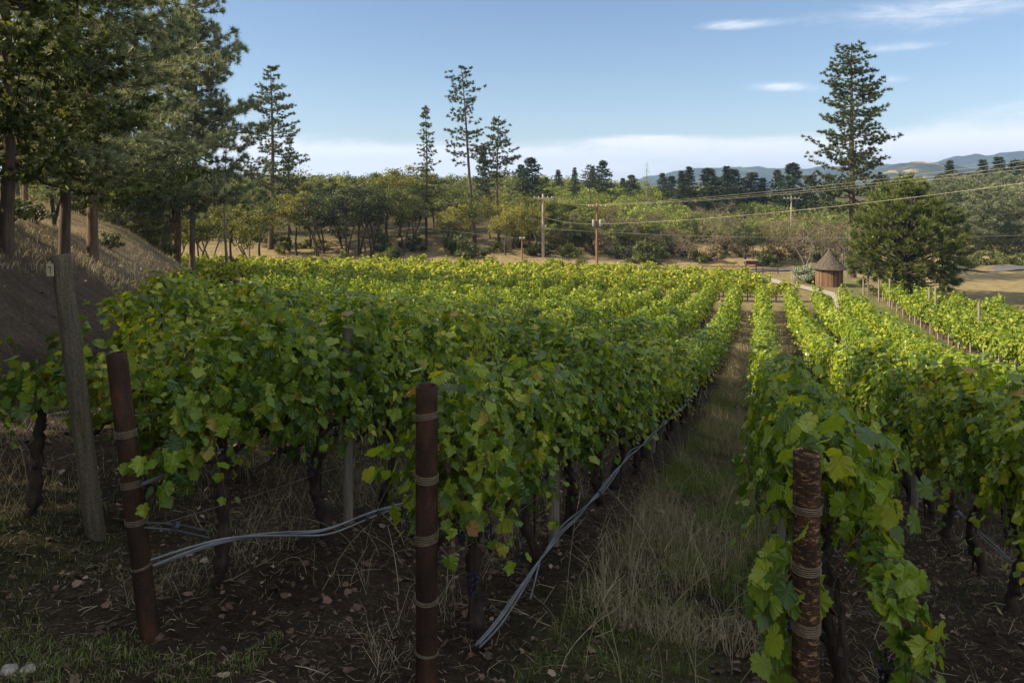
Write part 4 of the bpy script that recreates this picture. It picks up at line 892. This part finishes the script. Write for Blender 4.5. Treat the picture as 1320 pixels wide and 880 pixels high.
for px, Y, top, k in oakrow:
    if Y < 95 and 350 < px < 700: top += 4
    w = 'left of the tall dark pine' if px < 350 else 'between the tall dark pine and the narrow pointed pine' if px < 550 else 'between the pointed pine and the utility poles' if px < 700 else 'below the green hill, right of the grey pole' if px < 900 else 'behind the round shed'
    knd = ['green', 'yellow-green', 'dark', 'olive green'][k]
    Ho = [9.9, 9.4, 10.4, 8.4][k]
    put_tree(oaks[k], px, Y, f'{knd} oak {w}', 'tree', f'{knd} oaks {w}', top, H=Ho, wide=1.1)
for px, Y, top in [(720, 99, 286), (760, 104, 280), (785, 98, 292), (812, 106, 278), (860, 100, 290), (885, 98, 294), (920, 104, 284), (950, 106, 280), (1015, 108, 276), (1065, 104, 282), (740, 112, 270), (850, 116, 268), (790, 110, 262), (830, 112, 266), (1040, 94, 268), (1075, 96, 282), (1088, 92, 280), (990, 112, 268), (905, 115, 262), (845, 104, 300), (870, 108, 290), (1000, 100, 280), (1108, 96, 285), (935, 120, 255), (470, 96, 268)]:
    put_tree(thin_oak, px, Y, 'thin brownish oak with bare twigs on the lower slope', 'tree', 'thin brownish oaks on the lower slope', top, H=9.5, wide=1.15)
# shrubs along the foot of the slope
for i in range(70):
    px = rr.uniform(190, 1110); X0 = (px-660)/F*92; Y = float(foot(X0))+rr.uniform(-3, 24)
    if px < 330: Y = rr.uniform(60, 85)
    k = rr.integers(3); put_tree(bushes[k], px, Y, f'{["green","yellow-green","dark"][k]} rounded shrub on the dry slope behind the vineyard', 'shrub', 'rounded shrubs on the dry slope', sc=rr.uniform(.45, 1.25))
for px, Y in ((838, 97), (850, 99), (827, 96), (602, 90), (590, 93)): put_tree(bushes[0], px, Y, 'larger green shrub at the foot of the dry slope', 'shrub', 'larger green shrubs at the slope foot', sc=1.6)
for px, Y in ((765, 95), (800, 98), (880, 99), (915, 100), (955, 102), (1000, 99), (1025, 101), (1065, 98), (725, 96), (745, 103), (860, 106), (935, 108)): put_tree(brown_bush, px, Y+rr.uniform(-2, 3), 'brownish bush among the shrubs on the dry slope', 'shrub', 'brownish bushes on the dry slope', sc=rr.uniform(.8, 1.5))
put_tree(brown_bush, 842, 101, 'large brownish bush beside the dry patch', 'shrub', sc=1.7); put_tree(olive, 1043, 77, 'silvery grey-green bush left of the round shed', 'shrub')
for px, Y in ((1245, 96), (1262, 97), (1280, 96), (1296, 98), (1310, 97), (1326, 98)): put_tree(bushes[0], px, Y, 'low green bush along the road beyond the dry field', 'shrub', 'low green bushes along the road', sc=1.05)
for px, Y in ((215, 46), (420*.5, 52), (25, 30), (45, 29), (140, 36), (12, 24)): put_tree(bushes[2], px, Y, 'small dark shrub on the sunny bank', 'shrub', 'small dark shrubs on the bank', sc=.5)

# chaparral covering the green hill (reads as one mass)
rng = np.random.default_rng(63); mb = MB(); Cn = []; Rd = []
for i in range(2000):
    X = rng.uniform(-20, 85); Y = float(foot(X))+rng.uniform(14, 108)
    if fbm(X*.06, Y*.13, 3, 91) < .4: continue
    px = 660+X/Y*F
    if not (665+20*math.sin(Y) < px < 1240): continue
    z = tz(X, Y); r = rng.uniform(1., 2.); base = np.array([X, Y, z+r*.5])
    for j in range(3): Cn.append(base+rng.normal(0, .55*r, 3)*[1, 1, .35]+[0, 0, r*.25]); Rd.append(r*.62)
clumps(mb, Cn, np.array(Rd), 95, .19, .5, .8)
tag(mb.build('chaparral', M['scrub']), 'bright green chaparral shrubs covering the hillside', 'shrubs', None, 'stuff')
# dark woodland floor behind the ridge and at far right
mb = MB(); Cn = []; Rd = []
for i in range(420):
    X = rng.uniform(-95, 2); Y = rng.uniform(126, 178); z = tz(X, Y); r = rng.uniform(1.2, 2.4)*(1.3 if vnoise(X*.13, Y*.05, 3) > .6 else .8)
    Cn.append([X, Y, z+r*1.1]); Rd.append(r)
for i in range(700):
    X = rng.uniform(55, 190); Y = rng.uniform(108, 185); z = tz(X, Y); r = rng.uniform(1.4, 2.4)
    Cn.append([X, Y, z+r*.7]); Rd.append(r)
for i in range(500):
    X = rng.uniform(-130, 70); Y = rng.uniform(176, 215); z = tz(X, Y); r = rng.uniform(1., 2.2); Cn.append([X, Y, z+r*.6]); Rd.append(r)
clumps(mb, Cn, np.array(Rd), 110, .27, .4, .9)
tag(mb.build('woodland', M['oak_leaf']), 'far-off mixed wood along the skyline and behind the dry field', 'wood', None, 'stuff')

# ------------------------------------------------------------------ shed
X0, Y0 = (1069-660)/F*75, 75.0; z0 = tz(X0, Y0)
shed = empty('round_shed', (X0, Y0, z0), 'small round wooden shed with conical shake roof at the vineyard end', 'shed'); shed.scale = (.92, .92, .95)
mb = MB(); n = 44
for i in range(n):
    if 24 <= (i+2) % n < 26: pass
    a0 = 2*math.pi*i/n; a1 = a0+2*math.pi/n*.93; r = 1.42+.012*math.sin(i*7)
    v = [(q*math.cos(a), q*math.sin(a), z) for q in (r-.05, r) for a in (a0, a1) for z in (-.4, 1.98)]
    mb.add(v, [(0, 1, 3, 2), (4, 6, 7, 5), (0, 4, 5, 1), (2, 3, 7, 6), (0, 2, 6, 4), (1, 5, 7, 3)])
mb.build('wall', M['plank'], shed)
mb = MB(); tube(mb, [(0, 0, -.4), (0, 0, 1.95)], 1.36, 32); mb.build('wall_lining', M['bark_dark'], shed)
mb = MB(); rr2 = np.random.default_rng(4); nc = 17
for c in range(nc):
    f = c/(nc-1); R_ = 1.72*(1-f)**1.18+.08; z = 1.85+2.05*f; R2 = 1.72*(1-min(1, (c+1.4)/(nc-1)))**1.18+.05; z2 = 1.85+2.05*(c+1.4)/(nc-1)
    k = max(7, int(R_*34)); 
    for i in range(k):
        a0 = 2*math.pi*(i+.5*(c % 2))/k; a1 = a0+2*math.pi/k*.94; dr = rr2.uniform(-.02, .03); dz = rr2.uniform(-.03, .03)
        v = [((R_+dr)*math.cos(a0), (R_+dr)*math.sin(a0), z+dz), ((R_+dr)*math.cos(a1), (R_+dr)*math.sin(a1), z+dz), (R2*math.cos(a1), R2*math.sin(a1), z2), (R2*math.cos(a0), R2*math.sin(a0), z2)]
        w = [(x*.985, y*.985, q-.035) for x, y, q in v]; mb.add(v+w, [(0, 1, 2, 3), (7, 6, 5, 4), (0, 4, 5, 1), (1, 5, 6, 2), (2, 6, 7, 3), (3, 7, 4, 0)])
roof = mb.build('roof', M['shake'], shed); mb = MB(); tube(mb, [(0, 0, 3.75), (0, 0, 3.95), (0, 0, 4.1)], [.12, .1, .03], 10); mb.build('finial', M['shake'], roof)
mb = MB()
for i in range(6):
    a = -math.pi/2+.42+(i-3)*.115; v = [(q*math.cos(b), q*math.sin(b), z) for q in (1.44, 1.475) for b in (a, a+.108) for z in (-.1, 1.8)]
    mb.add(v, [(0, 1, 3, 2), (4, 6, 7, 5), (0, 4, 5, 1), (2, 3, 7, 6), (0, 2, 6, 4), (1, 5, 7, 3)])
door = mb.build('door', M['plank'], shed); mb = MB(); mb.box(.95, 1.0, -1.24, -1.16, .85, .95); hd = mb.build('handle', M['metal'], door)

# ------------------------------------------------------------------ utility poles and cables
def pole(px, Y, top, r, m, label, arms, transformer=False, lamp=False):
    X = (px-660)/F*Y; z = tz(X, Y); H = (240-top)/F*Y-z; o = empty('utility_pole', (X, Y, z), label, 'utility pole')
    mb = MB(); q = np.linspace(-.5, H, 8); tube(mb, np.stack([0*q, 0*q, q], -1), np.linspace(r*1.2, r*.8, 8), 12); mb.build('shaft', m, o, smooth=True)
    for h, w in arms:
        mb = MB(); mb.box(-w, w, -.2, -.08, H-h-.06, H-h+.06); ar = mb.build('crossarm', m, o)
        for x in (-w*.92, -w*.45, w*.45, w*.92):
            mb = MB(); tube(mb, [(x, -.14, H-h+.06), (x, -.14, H-h+.16), (x, -.14, H-h+.26)], [.05, .07, .03], 8); mb.build('insulator', M['metal'], ar)
    if transformer:
        for s in (-1, 1):
            mb = MB(); tube(mb, [(s*.42, -.2, H-2.9), (s*.42, -.2, H-2.85), (s*.42, -.2, H-2.1), (s*.42, -.2, H-2.05)], [.16, .19, .19, .12], 14); mb.build('transformer', M['cable_dark'], o, smooth=True)
    return np.array([X, Y, z]), H
pA, HA = pole(700, 92, 250, .17, M['pole_grey'], 'pale grey-topped utility pole with one crossarm', [(.55, 1.2)])
pB, HB = pole(769.5, 89, 261, .15, M['pole'], 'brown utility pole carrying grey transformers', [(.55, 1.1)], True)
pC, HC = pole(673, 90, 306, .09, M['pole'], 'short brown pole left of the grey-topped utility pole', [(.2, .3)])
pD, HD = pole(1020, 128, 253, .14, M['pole_grey'], 'distant utility pole with a pale crossarm behind the shed', [(.4, 1.4)])
pE, HE = pole(792+521, 160, 252, .09, M['pole_grey'], 'small distant pole at the far right wood', [(.4, .4)])
def cable(p0, p1, sag, r, label, m='cable'):
    q = np.linspace(0, 1, 40)[:, None]; P = np.array(p0)+(np.array(p1)-np.array(p0))*q; P[:, 2] -= sag*4*(q*(1-q))[:, 0]; mb = MB(); tube(mb, P, r, 5)
    tag(mb.build('power_cable', M[m]), label, 'cable', 'overhead power cables')
OUT = 44.0
for i, (dx, yy, nm) in enumerate(((-1.05, 197, 'highest'), (.0, 204, 'second highest'), (1.05, 209, 'third highest'))):
    cable(pB+[dx, -.14, HB-.3], at(1420, yy-3, OUT), .5, .008, f'{nm} cable rising right from the transformer pole')
    cable(pA+[dx, -.14, HA-.3], pB+[dx, -.14, HB-.3], .35, .008, f'{nm} cable between the grey pole and the transformer pole')
cable(pB+[0, -.16, HB-2.6], at(1420, 222, OUT), .6, .014, 'yellowish lower cable sagging right from the transformer pole')
cable(pA+[0, -.16, HA-2.9], pB+[0, -.16, HB-2.6], .25, .013, 'lower cable from the grey pole to the transformer pole')
cable(pA+[0, -.16, HA-4.3], at(1420, 300, 70), .8, .012, 'faint dark cable crossing low behind the shed', 'cable_dark')
cable(pC+[0, 0, HC-.15], at(380, 262, 96), .5, .015, 'faint cable running left from the short pole', 'cable_dark')

# red rail fence and trailer box near the road
X1, Y1 = (905-660)/F*84, 84.0; X2 = (1003-660)/F*84
o = empty('rail_fence', (X1, Y1, tz(X1, Y1)), 'low rust-red metal rail fence beyond the far vines', 'fence')
zz = tz((X1+X2)/2, Y1)-tz(X1, Y1); Lx = X2-X1
for h in (.9, .55):
    mb = MB(); mb.box(0, Lx, -.03, .03, zz+h-.05+.1, zz+h+.05+.1); mb.build('rail', M['rail'], o)
for i in range(6):
    mb = MB(); mb.box(i*Lx/5-.04, i*Lx/5+.04, -.04, .04, zz-.3, zz+1.05); mb.build('post', M['rail'], o)
X3 = (968-660)/F*85.5; o = empty('stacked_crate', (X3, 85.5, tz(X3, 85.5)), 'small reddish box on legs behind the rail fence', 'crate')
mb = MB(); mb.box(-.7, .7, -.4, .4, 1.2, 1.6); mb.build('box', M['rail'], o); mb = MB(); mb.box(-.75, .75, -.45, .45, 1.603, 1.7); mb.build('lid', M['greywood'], o)
for sx in (-.6, .6):
    mb = MB(); mb.box(sx-.05, sx+.05, -.05, .05, -.1, 1.2); mb.build('leg', M['rail'], o)

# ------------------------------------------------------------------ remove unused prototypes
for P in [near_pine, near_pine2, near_fir, bay, near_oak, pon, pon_open, pon_slim, pon_tuft, big_pine, round_pine, fir, fir2, grey_pine, snag, thin_oak, brown_bush, olive]+oaks+bushes:
    if P.name not in used:
        for c in kids(P): bpy.data.objects.remove(c)
        bpy.data.objects.remove(P)

# ------------------------------------------------------------------ haze
mb = MB(); mb.box(-4400, 4400, -70, 4700, -40, 175)
hz, nt, b = mat('haze_air'); nt.nodes.remove(b); pv = N(nt, 'ShaderNodeVolumePrincipled')
pv.inputs['Color'].default_value = (.42, .6, 1, 1); pv.inputs['Density'].default_value = .0002; pv.inputs['Anisotropy'].default_value = .2
nt.links.new(pv.outputs[0], nt.nodes['Material Output'].inputs['Volume']); tag(mb.build('haze', hz), 'thin blue haze filling the valley air', 'haze', None, 'stuff')

# ------------------------------------------------------------------ world
SUN_EL, SUN_AZ = 36.5, -97.0
w = bpy.data.worlds.new('World'); SC.world = w; w.use_nodes = True; nt = w.node_tree; bg = nt.nodes['Background']
sky = N(nt, 'ShaderNodeTexSky', sky_type='NISHITA', sun_disc=False); sky.sun_elevation = R(SUN_EL); sky.sun_rotation = R(SUN_AZ)
sky.air_density = 1.0; sky.dust_density = .25; sky.ozone_density = 2.5; sky.altitude = 300
tc = N(nt, 'ShaderNodeTexCoord'); sp = N(nt, 'ShaderNodeSeparateXYZ'); nt.links.new(tc.outputs['Generated'], sp.inputs[0])
def mth(op, a, b_=None, c_=None):
    n = N(nt, 'ShaderNodeMath', operation=op)
    for i, x in enumerate((a, b_, c_)):
        if x is None: continue
        if hasattr(x, 'is_output'): nt.links.new(x, n.inputs[i])
        else: n.inputs[i].default_value = x
    return n.outputs[0]
az = mth('ARCTAN2', sp.outputs[0], sp.outputs[1]); el = mth('ARCSINE', sp.outputs[2])
def ncoord(sx, sy, scale, detail, rough, off=0, dist=0.):
    cb = N(nt, 'ShaderNodeCombineXYZ'); nt.links.new(mth('MULTIPLY', az, sx), cb.inputs[0]); nt.links.new(mth('MULTIPLY', el, sy), cb.inputs[1]); cb.inputs[2].default_value = off
    n = N(nt, 'ShaderNodeTexNoise'); n.inputs['Scale'].default_value = scale; n.inputs['Detail'].default_value = detail; n.inputs['Roughness'].default_value = rough; n.inputs['Distortion'].default_value = dist
    nt.links.new(cb.outputs[0], n.inputs['Vector']); return n.outputs[0]
def azel(px, py):
    X = (px-660)/F; Z = (240-py)/F; return math.atan2(X, 1), math.asin(Z/math.sqrt(X*X+1+Z*Z))
def blob(px, py, sx, sy, amp, tilt=0):
    a0, e0 = azel(px, py); da = mth('SUBTRACT', az, a0); de = mth('SUBTRACT', el, e0)
    if tilt: de = mth('MULTIPLY_ADD', da, -tilt, de)
    q = mth('ADD', mth('POWER', mth('ABSOLUTE', mth('DIVIDE', da, sx/F)), 2.), mth('POWER', mth('ABSOLUTE', mth('DIVIDE', de, sy/F)), 2.))
    return mth('MULTIPLY', mth('EXPONENT', mth('MULTIPLY', q, -1.)), amp)
wisp = ncoord(2.2, 9, 3.4, 9, .66, 3., 1.6); fine = ncoord(6, 20, 5, 8, .7, 9., 1.2)
m_ = None
for bb in (blob(480, 226, 330, 36, 1.05), blob(300, 205, 120, 26, .5), blob(950, 198, 260, 20, .68), blob(1230, 192, 200, 20, .75), blob(940, 32, 50, 7, .52), blob(1012, 112, 58, 9, .58, -.05), blob(1200, 16, 190, 28, .5), blob(830, 181, 75, 7, .7), blob(1160, 62, 60, 7, .4), blob(620, 215, 200, 22, .5), blob(1400, 150, 200, 40, .5), blob(1150, 101, 30, 8, .35), blob(-400, 200, 500, 60, .8)):
    m_ = bb if m_ is None else mth('ADD', m_, bb)
k = mth('MULTIPLY', m_, mth('ADD', mth('MULTIPLY', wisp, 1.35), mth('MULTIPLY', fine, .7)))
mr = N(nt, 'ShaderNodeMapRange', interpolation_type='SMOOTHSTEP'); nt.links.new(k, mr.inputs[0]); mr.inputs[1].default_value = .26; mr.inputs[2].default_value = .95; mr.inputs[4].default_value = .95
hs = N(nt, 'ShaderNodeHueSaturation'); hs.inputs['Saturation'].default_value = 1.0; hs.inputs['Value'].default_value = .7; nt.links.new(sky.outputs[0], hs.inputs['Color'])
fill_veil = N(nt, 'ShaderNodeMapRange', interpolation_type='SMOOTHSTEP'); nt.links.new(el, fill_veil.inputs[0]); fill_veil.inputs[1].default_value = R(21); fill_veil.inputs[2].default_value = R(40)  # bright cloud veil overhead, added out of view as neutral fill light
fill_back = N(nt, 'ShaderNodeMapRange', interpolation_type='SMOOTHSTEP'); nt.links.new(mth('ABSOLUTE', az), fill_back.inputs[0]); fill_back.inputs[1].default_value = R(55); fill_back.inputs[2].default_value = R(100)  # same added cloud fill to the sides and behind the camera
fill_mask = mth('MULTIPLY', mth('MAXIMUM', fill_veil.outputs[0], fill_back.outputs[0]), mth('MULTIPLY_ADD', wisp, 1.2, .1))
cc = mixc(nt, mth('MAXIMUM', mr.outputs[0], mth('MINIMUM', fill_mask, .85)), hs.outputs[0], (6.2, 6.3, 6.5)); nt.links.new(cc, bg.inputs[0]); bg.inputs[1].default_value = .082
sl = bpy.data.lights.new('sun', 'SUN'); sl.energy = 5.0; sl.angle = R(.53); sl.color = (1, .84, .58); so = bpy.data.objects.new('sun', sl); COL.objects.link(so)
from mathutils import Vector
sd = Vector((math.sin(R(SUN_AZ))*math.cos(R(SUN_EL)), math.cos(R(SUN_AZ))*math.cos(R(SUN_EL)), math.sin(R(SUN_EL))))
so.rotation_euler = (-sd).to_track_quat('-Z', 'Y').to_euler(); so.location = sd*60

# ------------------------------------------------------------------ camera
cd = bpy.data.cameras.new('camera'); co = bpy.data.objects.new('camera', cd); COL.objects.link(co); SC.camera = co
co.rotation_euler = (R(90), 0, 0); cd.sensor_width = 36; cd.lens = F*36/1320; cd.shift_y = -200/1320; cd.clip_end = 12000; cd.clip_start = .05
vs = SC.view_settings; vs.view_transform = 'Standard'; vs.look = 'None'; vs.exposure = 1.25; vs.gamma = 1; vs.use_curve_mapping = False
cy = SC.cycles; cy.use_denoising = True; cy.max_bounces = 7; cy.diffuse_bounces = 3; cy.glossy_bounces = 2; cy.transmission_bounces = 4; cy.transparent_max_bounces = 4; cy.volume_bounces = 0
cy.sample_clamp_indirect = 6
SC.render.use_persistent_data = False
